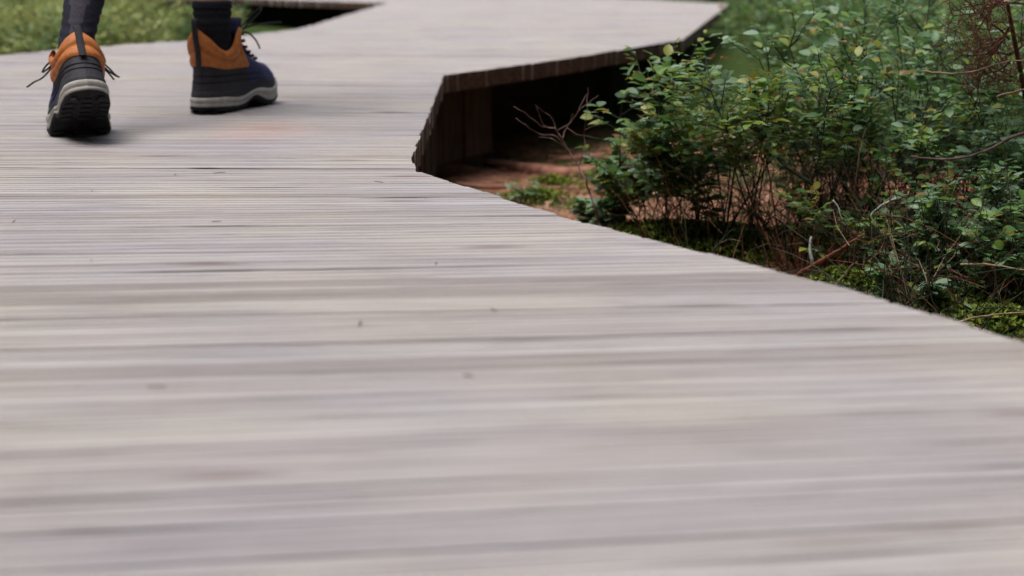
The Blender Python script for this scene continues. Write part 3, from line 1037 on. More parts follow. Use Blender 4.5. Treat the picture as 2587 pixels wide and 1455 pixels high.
skin_mesh('shorts', d, e + [('thighL', 'hemL'), ('thighR', 'hemR'), ('pelvis', 'belt')], M['shorts'])
d, e = sub_nodes(['waist', 'chest', 'neckbase', 'shL', 'shR'], 0.016)
d['hem'] = ((px, py, .93), (.15, .115))
d['slL'] = (Vector(nd['shL'][0]).lerp(Vector(nd['elL'][0]), .7), .060)
d['slR'] = (Vector(nd['shR'][0]).lerp(Vector(nd['elR'][0]), .7), .060)
skin_mesh('shirt', d, e + [('waist', 'hem'), ('shL', 'slL'), ('shR', 'slR')], M['shirt'])
skin_mesh('hair', {'h0': ((px, py + .035, 1.69), (.078, .092)), 'h1': ((px, py + .015, 1.61), (.078, .075)), 'h2': ((px, py + .02, 1.53), (.058, .05))}, [('h0', 'h1'), ('h1', 'h2')], M['hair'])
for sg in (-1, 1):                       # ears, eyes, nose, mouth
    mb = MB(); mb.tube([(0, 0, -.03), (sg * .012, -.008, 0), (0, 0, .03)], [.008, .012, .006], 8)
    mb.build('ear', M['skin'], walker, True, loc=W0 @ Vector((px + sg * .078, py + .055, 1.625)), local=True)
    mb = MB(); mb.tube([(-.012, 0, 0), (0, .006, 0), (.012, 0, 0)], [.003, .007, .003], 8)
    mb.build('eye', M['sock_black'], walker, True, loc=W0 @ Vector((px + sg * .03, py + .150, 1.628)), local=True)
mb = MB(); mb.tube([(0, 0, .03), (0, .014, 0), (0, .004, -.012)], [.006, .013, .012], 8)
mb.build('nose', M['skin'], walker, True, loc=W0 @ Vector((px, py + .150, 1.60)), local=True)
mb = MB(); mb.tube([(-.022, -.004, 0), (0, .003, 0), (.022, -.004, 0)], [.003, .006, .003], 8)
mb.build('mouth', M['tan_leather'], walker, True, loc=W0 @ Vector((px, py + .138, 1.555)), local=True)

# ------------------------------------------------------------------ plants
def on_ground(x, y):
    """ground point seen at photograph pixel x, y"""
    p = GP(x, y, GZ)
    for _ in range(4):
        p = GP(x, y, ground_z(p.x, p.y))
    return p
LT = [(0.0, 0.0), (0.22, 0.235), (0.5, 0.31), (0.78, 0.21), (1.0, 0.0)]
def leaf_geo(pos, d, up, L, wide=1.0, fold=0.25, droop=0.18):
    d = d.normalized()
    side = d.cross(up)
    side = side.normalized() if side.length > 1e-5 else d.orthogonal().normalized()
    up = side.cross(d)
    mid = [pos + d * (t * L) - up * (droop * L * t * t) for t, _ in LT]
    lf = [mid[i] + (side * LT[i][1] * wide + up * LT[i][1] * fold) * L for i in (1, 2, 3)]
    rt = [mid[i] + (-side * LT[i][1] * wide + up * LT[i][1] * fold) * L for i in (1, 2, 3)]
    vs = mid + lf + rt
    fs = [(0, 1, 5), (1, 2, 6, 5), (2, 3, 7, 6), (3, 4, 7), (0, 8, 1), (1, 8, 9, 2), (2, 9, 10, 3), (3, 10, 4)]
    return vs, fs
def rvec(rg, s=1.0):
    return Vector((rg.gauss(0, s), rg.gauss(0, s), rg.gauss(0, s)))
def gen_shrub(seed, h, spread=0.5, nst=7, leaf=0.016, bare=0.45, dens=1.0, lean=(0, 0)):
    rg = random.Random(seed)
    stems, leaves = [], []
    def put_leaf(p, d, size=1.0):
        d = Vector((d.x, d.y, d.z * 0.4 + 0.04)).normalized()
        up = (Vector((0, 0, 1)) + rvec(rg, 0.30)).normalized()
        r = rg.random()
        leaves.append((p, d, up, leaf * size * (0.55 + 0.78 * rg.random() ** 1.2), r))
    def branch(tubes, p, d, L, r, lvl):
        n = 5 if lvl == 1 else 4
        pts, rad = [p.copy()], [r]
        for i in range(n):
            d = (d + rvec(rg, 0.16) + Vector((0, 0, 0.06))).normalized()
            p = p + d * (L / n)
            pts.append(p.copy()); rad.append(r * (1 - 0.5 * (i + 1) / n))
            sgn = 1 if i % 2 else -1
            sd = d.cross(Vector((0, 0, 1)))
            if sd.length < .05: sd = d.orthogonal()
            sd = sd.normalized() * sgn
            if rg.random() < 0.95 * dens:
                put_leaf(p, d * 0.6 + sd * 0.9)
            if rg.random() < 0.45 * dens:
                put_leaf(p, d * 0.5 - sd * 0.9, .85)
            if lvl == 1 and rg.random() < 0.8:
                branch(tubes, p, (d * 0.7 + sd * 0.8 + Vector((0, 0, rg.uniform(-.1, .45)))).normalized(), L * rg.uniform(0.35, 0.6), r * 0.62, 2)
        put_leaf(p, d, 1.1)
        tubes.append((pts, rad))
    for s in range(nst):
        tubes = []
        az = 2 * math.pi * (s + rg.uniform(-.4, .4)) / nst
        tilt = spread * rg.uniform(0.25, 1.0)
        d = Vector((math.cos(az) * tilt + lean[0], math.sin(az) * tilt + lean[1], 1)).normalized()
        p = Vector((math.cos(az), math.sin(az), 0)) * rg.uniform(0.004, 0.03)
        p.z = -0.02
        n = 9
        L = h * rg.uniform(0.72, 1.08)
        r0 = rg.uniform(0.0013, 0.0022) * (0.7 + h)
        pts, rad = [p.copy()], [r0]
        for i in range(n):
            d = (d + rvec(rg, 0.075) + Vector((0, 0, 0.03))).normalized()
            p = p + d * (L / n) * (1.08)
            pts.append(p.copy()); rad.append(r0 * (1 - 0.6 * (i + 1) / n))
            t = (i + 1) / n
            if t > bare * rg.uniform(.75, 1.0):
                for _ in range(1 if rg.random() < .6 else 2):
                    a2 = rg.uniform(0, 2 * math.pi)
                    o = d.orthogonal().normalized()
                    o = Quaternion(d, a2) @ o
                    branch(tubes, p, (d * 0.65 + o * 0.8).normalized(), h * rg.uniform(0.14, 0.30) * (1.15 - .3 * t), r0 * 0.55, 1)
            if t > .2 and rg.random() < .5:                 # a bare side twig low down
                o = Quaternion(d, rg.uniform(0, 6.28)) @ d.orthogonal().normalized()
                q2 = p + (d * .7 + o).normalized() * h * rg.uniform(.08, .2)
                tubes.append(([p.copy(), (p + q2) / 2 + rvec(rg, .004), q2], [r0 * .5, r0 * .4, r0 * .25]))
        put_leaf(p, d, 1.15)
        tubes.append((pts, rad))
        stems.append(tubes)
    return stems, leaves
LEAF_ME = []
for k in range(8):                                  # single leaves for the parts one can pick out
    mb = MB()
    rg = random.Random(k)
    vs, fs = leaf_geo(Vector((0, 0, 0)), Vector((0, 1, 0)), Vector((0, 0, 1)), 1.0, rg.uniform(.9, 1.15), rg.uniform(.05, .4), rg.uniform(.05, .35))
    mb.add(vs, fs, 0, (0.10, 0.25, 0.45, 0.6, 0.75, 0.9, 0.97, 1.0)[k])
    LEAF_ME.append(mb.mesh('leaf', [M['leaf']], True))
def tone_of(r, teal):
    return r if r > .10 else r * .55
def fol_mesh(leaves, mat, name='foliage'):
    mb = MB()
    for (p, d, up, L, r) in leaves:
        vs, fs = leaf_geo(p, d, up, L, .95 + .3 * (r * 7 % 1 - .5), .1 + .3 * (r * 13 % 1), .05 + .3 * (r * 29 % 1))
        mb.add(vs, fs, 0, r)
    return mb.mesh(name, [mat], True)
def stem_mesh(tubes, mat, sides=5):
    mb = MB()
    for pts, rad in tubes:
        mb.tube(pts, rad, sides, cap=False)
    return mb.mesh('stem', [mat], True)
def shrub(name, loc, seed, h, label, cat, group=None, nleaf=36, leafmat='leaf', teal=0.0, yel=0.0, rz=0.0, **kw):
    stems, leaves = gen_shrub(seed, h, **kw)
    root = empty(name, loc, rz)
    tag(root, label, cat, group)
    for tb in stems:
        link_obj('stem', stem_mesh(tb, M['stem']), root)
    rg = random.Random(seed + 5)
    lv = []
    for (p, d, up, L, r) in leaves:
        if rg.random() < teal: r = 0.72 + .28 * r
        elif rg.random() < yel: r = 0.03 + .22 * r
        lv.append((p, d, up, L, r))
    lv.sort(key=lambda q2: -q2[3] * (1.0 + .4 * (q2[0].z / max(h, .01))))
    for (p, d, up, L, r) in lv[:nleaf]:
        k = min(7, int(r * 8)) if rg.random() < .8 else rg.randrange(8)
        o = link_obj('leaf', LEAF_ME[k], root)
        y_ = d.normalized()
        x_ = y_.cross(up).normalized()
        z_ = x_.cross(y_)
        m = Matrix((x_, y_, z_)).transposed().to_4x4()
        o.matrix_local = Matrix.Translation(p) @ m @ Matrix.Scale(L, 4)
    fo = link_obj('foliage', fol_mesh(lv[nleaf:], M[leafmat]), root)
    fo['kind'] = 'stuff'
    return root

FR = 'blueberry bushes beside the boardwalk'
front = [  # pixel of the base, height, label, options
    ((1560, 572), .17, 'small sparse blueberry bush with a few big leaves next to the bare twig', dict(nst=4, spread=.5, leaf=.021, bare=.3, dens=.35, lean=(.25, 0))),
    ((1556, 580), .27, 'tall lone blueberry sprig standing out against the dark gap under the deck', dict(nst=1, spread=.10, leaf=.025, bare=.8, dens=.40)),
    ((1715, 612), .21, 'open blueberry bush with dark bare stems in front of reddish ground', dict(nst=6, spread=.65, leaf=.021, bare=.6, dens=.4)),
    ((1800, 632), .30, 'yellowish green blueberry bush leaning towards the dark gap under the deck', dict(nst=8, spread=.6, leaf=.019, bare=.62, lean=(-.06, 0), dens=.45, yel=.6)),
    ((1880, 640), .30, 'blueberry bush with insect eaten bright green leaves above the moss', dict(nst=7, spread=.55, leaf=.022, bare=.6, dens=.40, yel=.3)),
    ((1985, 668), .31, 'blueberry bush rising behind the brown tuft of dead stems', dict(nst=7, spread=.55, leaf=.019, bare=.6, dens=.40)),
    ((2110, 620), .36, 'tall dense blueberry bush with layered leaf sprays in the middle of the thicket', dict(nst=8, spread=.6, leaf=.022, bare=.58, dens=.42, teal=.25)),
    ((2230, 650), .33, 'blueberry bush with fine crossing dark stems behind the reddish broken stick', dict(nst=8, spread=.6, leaf=.018, bare=.6, dens=.40, yel=.35)),
    ((2310, 590), .46, 'tallest blueberry bush whose forked stems run out of the top of the picture', dict(nst=6, spread=.5, leaf=.022, bare=.55, dens=.40, teal=.3)),
    ((2400, 640), .24, 'low blueberry bush with pale blue green leaves below the arching branch', dict(nst=6, spread=.7, leaf=.019, bare=.5, teal=.9, dens=.40)),
    ((2480, 620), .28, 'blueberry bush under the green spruce sprig, its leaves bluish', dict(nst=6, spread=.6, leaf=.019, bare=.5, teal=.7, dens=.40)),
    ((2550, 690), .22, 'blueberry bush cut by the right picture edge, pale rounded leaves', dict(nst=6, spread=.7, leaf=.019, bare=.5, teal=.9, dens=.40)),
    ((2235, 745), .085, 'short bright green seedling bush close to the boardwalk edge', dict(nst=3, spread=.9, leaf=.017, bare=.3, teal=.3, dens=.55)),
    ((2330, 765), .075, 'short pale leaved seedling bush between the grass and the horizontal twig', dict(nst=3, spread=1.0, leaf=.016, bare=.35, teal=.6, dens=.40)),
    ((1500, 578), .07, 'tiny sprig with round bluish leaves at the foot of the bare twig', dict(nst=3, spread=.9, leaf=.022, bare=.3, teal=1.0, dens=.40)),
    ((1640, 596), .17, 'thin blueberry bush with glossy dark leaves between the bare twig and the thicket', dict(nst=5, spread=.6, leaf=.023, bare=.6, dens=.3)),
    ((2150, 700), .15, 'half bare blueberry bush right of the lichen stick', dict(nst=6, spread=.8, leaf=.016, bare=.5, dens=.4, yel=.4)),
    ((2420, 745), .17, 'blueberry bush leaning over the level dry twig', dict(nst=6, spread=.8, leaf=.018, bare=.4, teal=.5, dens=.40)),
    ((2530, 785), .15, 'low dark bush behind the knobbly twig at the deck edge', dict(nst=6, spread=.9, leaf=.016, bare=.35, dens=.40)),
    ((2600, 730), .20, 'bush with bluish leaves cut off low at the right picture edge', dict(nst=6, spread=.8, leaf=.018, bare=.4, teal=.6, dens=.40)),
    ((2060, 575), .27, 'blueberry bush with yellowing leaves deep inside the thicket', dict(nst=7, spread=.65, leaf=.016, bare=.55, dens=.40, yel=.7)),
    ((2180, 560), .29, 'small leaved blueberry bush behind the crossing stems', dict(nst=7, spread=.6, leaf=.016, bare=.55, dens=.40)),
]
for i, ((bx, by), h, lab, kw) in enumerate(front):
    kw = dict(kw)
    shrub('blueberry_bush', on_ground(bx, by), 100 + i * 7, h, lab, 'bush', FR, nleaf=34, **kw)

# the rest of the thicket: copies of a few kinds
protos = []
for k in range(6):
    st, lv = gen_shrub(500 + k, .34, spread=.6, nst=8, leaf=.0195, bare=.5, dens=.52)
    tb = [t for s in st for t in s]
    protos.append((stem_mesh(tb, M['stem'], 4), fol_mesh(lv, M['leaf']), fol_mesh(lv, M['leaf_far'])))
rg = random.Random(77)
def copy_shrub(p, sc, label, group, far=False):
    k = rg.randrange(len(protos))
    root = empty('blueberry_bush', p, rg.uniform(0, 6.28))
    root.scale = (sc * rg.uniform(.95, 1.25), sc * rg.uniform(.95, 1.25), sc)
    tag(root, label, 'bush', group)
    link_obj('stem', protos[k][0], root)
    fo = link_obj('foliage', protos[k][2 if far else 1], root)
    fo['kind'] = 'stuff'
def deck_free(x, y, m=0.12):
    """true where a plant's foot is clear of the boardwalk"""
    def xat(edge):
        for a, b in zip(edge, edge[1:]):
            if a.y <= y <= b.y and b.y > a.y:
                return a.x + (b.x - a.x) * (y - a.y) / (b.y - a.y)
        return None
    l, r = xat(L_EDGE), xat(R_EDGE)
    if l is None or r is None:
        return True
    return x < l - m or x > r + m
placed = [on_ground(*f[0]) for f in front]
def far_enough(p, dmin):
    return all((p - q2).length > dmin for q2 in placed)
n = 0
while n < 27:                                       # second and third row on the right
    yy = rg.uniform(2.4, 4.4)
    xx = rg.uniform(0.19 * yy, 0.40 * yy)
    p = Vector((xx, yy, 0)); p.z = ground_z(xx, yy)
    if (xx < 0.20 * yy and yy > 2.9) or not far_enough(p, .12):
        if rg.random() < .03: n += 1
        continue
    placed.append(p); n += 1
    copy_shrub(p, rg.uniform(.55, .85) + .35 * sstep(.25, .38, xx / yy), 'leafy blueberry bush in the dense thicket behind the front row', 'bushes of the thicket on the right')
n = 0
while n < 75:                                       # blurred growth behind, right of the far deck
    yy = rg.uniform(4.4, 11.5)
    xx = rg.uniform(0.10 * yy, 0.44 * yy)
    p = Vector((xx, yy, 0)); p.z = ground_z(xx, yy)
    if not deck_free(xx, yy, .14) or not far_enough(p, .2):
        if rg.random() < .02: n += 1
        continue
    placed.append(p); n += 1
    copy_shrub(p, rg.uniform(.75, 1.1), 'out of focus green bush right of the far deck', 'blurred bushes right of the far deck')
n = 0
while n < 80:                                       # blurred growth behind the walker, left of the deck
    yy = rg.uniform(5.0, 11.0)
    xx = rg.uniform(-0.46 * yy, -0.09 * yy)
    p = Vector((xx, yy, 0)); p.z = ground_z(xx, yy)
    if not deck_free(xx, yy, .16) or not far_enough(p, .16) or (xx > -0.19 * yy and yy > 5.2) :
        if rg.random() < .02: n += 1
        continue
    placed.append(p); n += 1
    copy_shrub(p, rg.uniform(.6, .95), 'out of focus pale green bush behind the walker', 'blurred bushes behind the walker', rg.random() < .85)

# ---- dark tangle of bare stems inside the thicket
mb = MB()
for i in range(900):
    x, y_ = rg.uniform(1640, 2640), rg.uniform(520, 800)
    if i > 620:
        x, y_ = rg.uniform(2200, 2660), rg.uniform(690, 850)
    if i <= 620 and y_ > 600 + (x - 1640) * .26:
        y_ -= 90
    p = on_ground(x, y_)
    p.y += rg.uniform(-.05, .12)
    a = rg.uniform(0, 6.28)
    ti = rg.uniform(.1, .9)
    d = Vector((math.cos(a) * ti, math.sin(a) * ti, 1)).normalized()
    L = rg.uniform(.06, .26)
    r = rg.uniform(.0006, .0015)
    pts = [p - Vector((0, 0, .01))]
    bend = rvec(rg, .12)
    for k in range(6):
        d = (d + bend + rvec(rg, .12)).normalized()
        p = p + d * L / 6
        pts.append(p)
    mb.tube(pts, [r * (1 - .1 * k) for k in range(7)], 4, mat=rg.choice([0, 0, 0, 0, 0, 1, 2]), cap=False)
    if rg.random() < .6:
        k = rg.randrange(2, 5)
        q2 = pts[k] + (d + rvec(rg, .7)).normalized() * L * .35
        mb.tube([pts[k], (pts[k] + q2) / 2 + rvec(rg, .004), q2], [r * .7, r * .5, r * .3], 3, mat=rg.choice([0, 1, 2]), cap=False)
tag(mb.build('undergrowth', [M['stem'], M['dead'], M['tan']], smooth=True), 'tangle of thin dark and brown stems low in the thicket', 'undergrowth', kind='stuff')

# ---- bare twig by the deck
def tube_px(mb, pts, r, d, sides=6, rgx=random.Random(3)):
    P = []
    for q2 in pts:
        P.append(PX(q2[0], q2[1], q2[2] if len(q2) > 2 else d))
    n = len(P)
    if not hasattr(r, '__len__'):
        r = [r * (1 - .55 * i / (n - 1)) for i in range(n)]
    mb.tube(P, r, sides)
    return P
def smooth_px(pts, k=5):
    V = [Vector(p) for p in pts]
    out = []
    for i in range(len(V) - 1):
        p0, p1, p2, p3 = V[max(i - 1, 0)], V[i], V[i + 1], V[min(i + 2, len(V) - 1)]
        for j in range(k):
            t = j / k
            out.append(0.5 * ((2 * p1) + (p2 - p0) * t + (2 * p0 - 5 * p1 + 4 * p2 - p3) * t * t + (3 * p1 - p0 - 3 * p2 + p3) * t ** 3))
    out.append(V[-1])
    return out
D = (on_ground(1518, 575)).y / cp * 0.93
tw = MB()
trunk = [(1522, 590), (1508, 545), (1496, 505), (1480, 455), (1462, 420), (1440, 385), (1420, 352), (1402, 322)]
for pts, r in ((trunk, .0021), ([(1402, 322), (1382, 322), (1358, 310), (1330, 290), (1312, 275), (1298, 266)], .0013), ([(1382, 322), (1366, 300), (1360, 282), (1358, 272)], .0011),
               ([(1420, 352), (1432, 325), (1444, 300), (1450, 288)], .0011), ([(1420, 352), (1406, 330), (1395, 300), (1372, 282), (1352, 262)], .0008), ([(1408, 330), (1432, 318), (1450, 300), (1468, 270), (1482, 238)], .0010),
               ([(1450, 300), (1476, 268), (1500, 252), (1512, 240)], .0008), ([(1440, 385), (1405, 345), (1370, 340), (1340, 325), (1304, 298)], .0008), ([(1462, 420), (1478, 370), (1476, 330), (1484, 268), (1484, 222)], .0009),
               ([(1440, 385), (1416, 365), (1390, 350), (1360, 345)], .0008), ([(1432, 325), (1455, 340), (1490, 345), (1520, 350)], .0009), ([(1520, 350), (1545, 360), (1560, 380), (1585, 400)], .0008), ([(1476, 330), (1500, 318), (1515, 325)], .0007)):
    pp = smooth_px([(x, y_, D) for x, y_ in pts], 3)
    pp = [Vector((q2.x + noise.noise(Vector((q2.x * .05, q2.y * .05, 1))) * 5, q2.y + noise.noise(Vector((q2.x * .05, q2.y * .05, 9))) * 5, D + noise.noise(Vector((q2.x * .02, q2.y * .02, r * 900))) * .05)) for q2 in pp]
    P = [PX(*q2) for q2 in pp]
    tw.tube(P, [r * (1 - .55 * i / (len(P) - 1)) for i in range(len(P))], 6)
b0 = on_ground(1522, 590)
tag(tw.build('bare_twig', M['twig'], smooth=True, loc=b0), 'leafless pinkish forked twig reaching into the dark gap under the deck', 'twig')

# ---- sticks and dead wood lying in the thicket
def stick(name, pts, r, mat, label, cat, depths, side=(), wob=3.0):
    mb = MB()
    pp = smooth_px([(x, y_, d) for (x, y_), d in zip(pts, depths)], 5)
    P = [PX(q2.x + noise.noise(Vector((q2.x * .06, q2.y * .06, 4))) * wob, q2.y + noise.noise(Vector((q2.x * .06, q2.y * .06, 8))) * wob, q2.z) for q2 in pp]
    mb.tube(P, [r * (1 - .5 * i / (len(P) - 1)) * (1 + .12 * math.sin(i * 2.3)) for i in range(len(P))], 7)
    for sp_pts, sr in side:
        qq = smooth_px(sp_pts, 3)
        mb.tube([PX(*q2) for q2 in qq], [sr * (1 - .5 * i / (len(qq) - 1)) for i in range(len(qq))], 5)
    return tag(mb.build(name, M[mat], smooth=True, loc=P[0]), label, cat)
stick('broken_stick', [(1985, 712), (2060, 668), (2120, 632), (2185, 590)], .0042, 'dead', 'straight reddish broken stick leaning out of the tuft of dead stems', 'stick', [2.22, 2.16, 2.12, 2.08])
stick('lichen_stick', [(2058, 705), (2052, 662), (2046, 630), (2050, 598)], .0036, 'lichen', 'short upright stick crusted with pale lichen', 'stick', [2.22, 2.2, 2.2, 2.2])
stick('lichen_twig', [(2105, 505), (2118, 525), (2122, 542), (2128, 555)], .0013, 'lichen', 'thin pale lichen twig left of the curved one', 'twig', [2.1] * 4)
stick('lichen_twig', [(2265, 500), (2225, 520), (2200, 545), (2212, 560), (2225, 590)], .0013, 'lichen', 'thin pale lichen twig bent in a curve', 'twig', [2.08] * 5)
stick('dry_twig', [(2425, 668), (2480, 668), (2530, 672), (2640, 690)], .0020, 'tan', 'pale dry twig lying level at mid height near the right edge', 'twig', [2.02, 2.0, 1.98, 1.95])
stick('dry_twig', [(2405, 820), (2450, 806), (2510, 796), (2640, 788)], .0019, 'tan', 'knobbly dry twig over the grass at the deck edge', 'twig', [1.93, 1.92, 1.91, 1.9])
stick('dry_twig', [(2112, 815 - 95), (2130, 700), (2150, 672), (2168, 662)], .0018, 'tan', 'short pale splinter right of the lichen stick', 'twig', [2.14, 2.13, 2.12, 2.11])
stick('arching_branch', [(2640, 325), (2560, 345), (2510, 372), (2450, 395), (2380, 402), (2300, 396)], .0028, 'bark', 'dark arching branch running out of the right edge below the spruce sprig', 'branch', [2.04, 2.05, 2.06, 2.08, 2.1, 2.12])
stick('thin_branch', [(2330, 180), (2405, 186), (2470, 178), (2530, 158), (2640, 148)], .0016, 'tan', 'thin pale branch in front of the rusty dead twigs', 'branch', [2.2, 2.18, 2.15, 2.12, 2.1])
stick('thin_branch', [(2520, 245), (2560, 232), (2640, 215)], .0016, 'tan', 'short pale branch between the rusty twigs and the spruce sprig', 'branch', [2.12, 2.1, 2.08])
stick('thick_stem', [(2070, 470), (2030, 450), (1985, 420), (1960, 395)], .0042, 'stem', 'thick dark stem leaning left low in the thicket', 'stem', [2.25, 2.3, 2.35, 2.4])

# tuft of dead stems at the deck edge
rg = random.Random(9)
c0 = on_ground(2035, 712)
mb = MB()
for i in range(150):
    a = rg.uniform(0, 6.28)
    r = rg.uniform(0, .045)
    p = Vector((c0.x + math.cos(a) * r, c0.y + math.sin(a) * r, c0.z - .01))
    d = Vector((math.cos(a) * rg.uniform(.1, .9), math.sin(a) * rg.uniform(.1, .9), 1)).normalized()
    L = rg.uniform(.03, .13) * (1.25 if rg.random() < .2 else .8)
    pts = [p]
    for k in range(4):
        d = (d + rvec(rg, .16)).normalized()
        p = p + d * L / 4
        pts.append(p)
    rr0 = rg.uniform(.0006, .0016)
    mb.tube(pts, [rr0 * (1 - .15 * k) for k in range(5)], 4)
tag(mb.build('dead_stem_tuft', M['dead'], smooth=True, loc=c0), 'brown tuft of dead stems at the boardwalk edge', 'tuft')

M['bark_rust'] = noisy('rust_brown_twig', (0.05, 0.022, 0.016), (0.15, 0.065, 0.045), 80, 0.85, 0.3, 0.15)
# rusty dead spruce twigs, upper right
mb = MB()
def twiggy(mb, p, d, L, r, lvl, rg, mx=3):
    pts, rad = [p.copy()], [r]
    n = 5
    for i in range(n):
        d = (d + rvec(rg, .20)).normalized()
        p = p + d * L / n
        pts.append(p.copy()); rad.append(r * (1 - .6 * (i + 1) / n))
        if lvl < mx:
            for _ in range(2 if lvl else 3):
                o = Quaternion(d, rg.uniform(0, 6.28)) @ d.orthogonal().normalized()
                twiggy(mb, p, (d * .5 + o).normalized(), L * rg.uniform(.3, .55), r * .5, lvl + 1, rg, mx)
    mb.tube(pts, rad, 4, cap=False)
rg = random.Random(31)
c1 = on_ground(2575, 560)
top = PX(2545, 10, 2.12)
mb.tube([c1, c1.lerp(top, .5) + Vector((.03, 0, 0)), top], [.006, .005, .003], 6)
for k in range(15):
    t = rg.uniform(.70, 1.05)
    q2 = c1.lerp(top, t)
    twiggy(mb, q2, Vector((rg.uniform(-1, .7), rg.uniform(-.5, .5), rg.uniform(-.5, .4))).normalized(), rg.uniform(.07, .13), .0022, 1, rg, 3)
tag(mb.build('dead_spruce', M['bark_rust'], smooth=True, loc=c1), 'rusty dead spruce sapling with tangled bare twigs', 'dead sapling')

# small living spruce at the right edge: only its tips reach into view
rg = random.Random(41)
b1 = on_ground(2760, 560)
sroot = empty('spruce_sapling', b1)
tag(sroot, 'young green spruce reaching in from the right edge with soft needles', 'sapling')
tip0 = PX(2700, 150, 2.0) - b1
mb = MB()
mb.tube([Vector((0, 0, -.02)), tip0 * .5 + Vector((.01, 0, 0)), tip0, tip0 + Vector((0, 0, .12))], [.008, .006, .004, .001], 7)
mb.build('trunk', M['bark'], sroot, True, loc=(0, 0, 0), local=True)
def sprig(a, b_, w):
    mb, nb = MB(), MB()
    n = 26
    pts = [a.lerp(b_, i / n) + Vector((0, 0, -.012 * math.sin(math.pi * i / n))) for i in range(n + 1)]
    mb.tube(pts, [.0016 * (1 - .6 * i / n) for i in range(n + 1)], 5)
    axs = (b_ - a).normalized()
    for i in range(n + 1):
        for k in range(9):
            o = Quaternion(axs, rg.uniform(0, 6.28)) @ axs.orthogonal().normalized()
            dd = (axs * rg.uniform(.5, .9) + o).normalized()
            L = w * rg.uniform(.7, 1.1)
            p = pts[i]
            s = dd.cross(o if abs(dd.dot(o)) < .95 else axs).normalized() * .0006
            nb.add([p - s, p + s, p + dd * L], [(0, 1, 2)], 0, rg.random())
    br = mb.build('branch', M['bark'], sroot, True, loc=(0, 0, 0), local=True)
    nb.build('needles', M['needle'], br)['kind'] = 'stuff'
sprig(tip0 * .86, PX(2512, 292, 2.0) - b1, .014)
sprig(tip0 * .86 + Vector((0, .01, .01)), PX(2535, 262, 2.04) - b1, .013)
sprig(tip0 * .8, PX(2525, 318, 1.97) - b1, .012)
sprig(tip0 * .8, PX(2600, 330, 2.0) - b1, .013)
sprig(tip0 * 1.0, PX(2600, 100, 2.0) - b1, .013)

# curled dry frond
rg = random.Random(51)
mb = MB()
c2 = PX(2505, 712, 2.05)
for k in range(16):
    a = -.2 + 2.6 * k / 15
    p = c2 + Vector((.05 * (k / 15 - .5), 0, 0))
    d = Vector((math.cos(a + 1.0) * .8, rg.uniform(-.2, .2), .6)).normalized()
    pts = [p]
    for j in range(4):
        d = (d + Vector((.16, 0, -.1)) + rvec(rg, .05)).normalized()
        p = p + d * .008
        pts.append(p)
    mb.tube(pts, [.0010, .0010, .0008, .0006, .0004], 4)
mb.tube([c2 + Vector((-.065, 0, .02)), c2 + Vector((-.03, 0, .002)), c2, c2 + Vector((.03, 0, .0))], [.0020, .0020, .0018, .0012], 6)
tag(mb.build('dry_frond', M['dead'], smooth=True, loc=c2), 'curled reddish dry frond near the right edge', 'frond')

# roots across the bare ground under the bushes
for (pts, r, lab) in (([(1230, 418), (1290, 428), (1350, 436), (1420, 446), (1500, 446), (1600, 470)], .020, 'smooth reddish root crossing the bare ground by the dark gap'),
                      ([(1150, 470), (1240, 478), (1310, 474), (1400, 484), (1480, 480)], .010, 'thin reddish root next to the mossy patch at the deck edge'),
                      ([(1380, 400), (1440, 405), (1500, 398), (1560, 404)], .010, 'short dim root at the shaded edge under the far deck')):
    P = []
    for (x, y_) in pts:
        p = on_ground(x, y_)
        P.append(p)
    n = len(P)
    Q = smooth_px(P, 5)
    for q2 in Q:
        q2.z = ground_z(q2.x, q2.y) + r * .35
    mb = MB()
    mb.tube(Q, [r * (.55 + .45 * math.sin(math.pi * (.15 + .7 * i / len(Q)))) for i in range(len(Q))], 9)
    tag(mb.build('root', M['root'], smooth=True, loc=P[0]), lab, 'root')

# clover-like plant by the deck edge
rg = random.Random(61)
c3 = on_ground(1322, 512)
root = empty('clover_plant', c3)
tag(root, 'low bright green leafy plant on the moss at the deck edge', 'plant')
for i in range(16):
    a = rg.uniform(0, 6.28)
    r = rg.uniform(.01, .06)
    hh = rg.uniform(.02, .05)
    tipp = Vector((math.cos(a) * r, math.sin(a) * r, hh))
    mb = MB()
    mb.tube([(0, 0, -.01), tipp * .5 + Vector((0, 0, .01)), tipp], .0008, 4, cap=False)
    mb.build('stem', M['stem'], root, True)
    for k in range(3):
        o = link_obj('leaf', LEAF_ME[rg.choice([1, 2, 5, 7])], root)
        an = a + k * 2.09
        o.matrix_local = Matrix.Translation(tipp) @ Matrix.Rotation(an, 4, 'Z') @ Matrix.Rotation(rg.uniform(-.2, .3), 4, 'X') @ Matrix.Scale(rg.uniform(.014, .02), 4)

# fallen leaves
for i, (x, y_, s, tone, lab) in enumerate(((2452, 818, .030, 7, 'pale fallen leaf on the grass at the deck edge'), (2300, 780 - 20, .020, 0, 'small yellow fallen leaf by the deck edge'),
                                           (1770, 606, .020, 0, 'tan fallen leaf on the moss under the bushes'), (2500, 842, .022, 0, 'crumpled brownish leaf at the lower end of the grass'))):
    p = on_ground(x, y_)
    o = link_obj('fallen_leaf', LEAF_ME[tone], None, p + Vector((0, 0, .022)))
    o.rotation_euler = (.25, .2, i * 1.7)
    o.scale = (s, s, s)
    tag(o, lab, 'leaf')

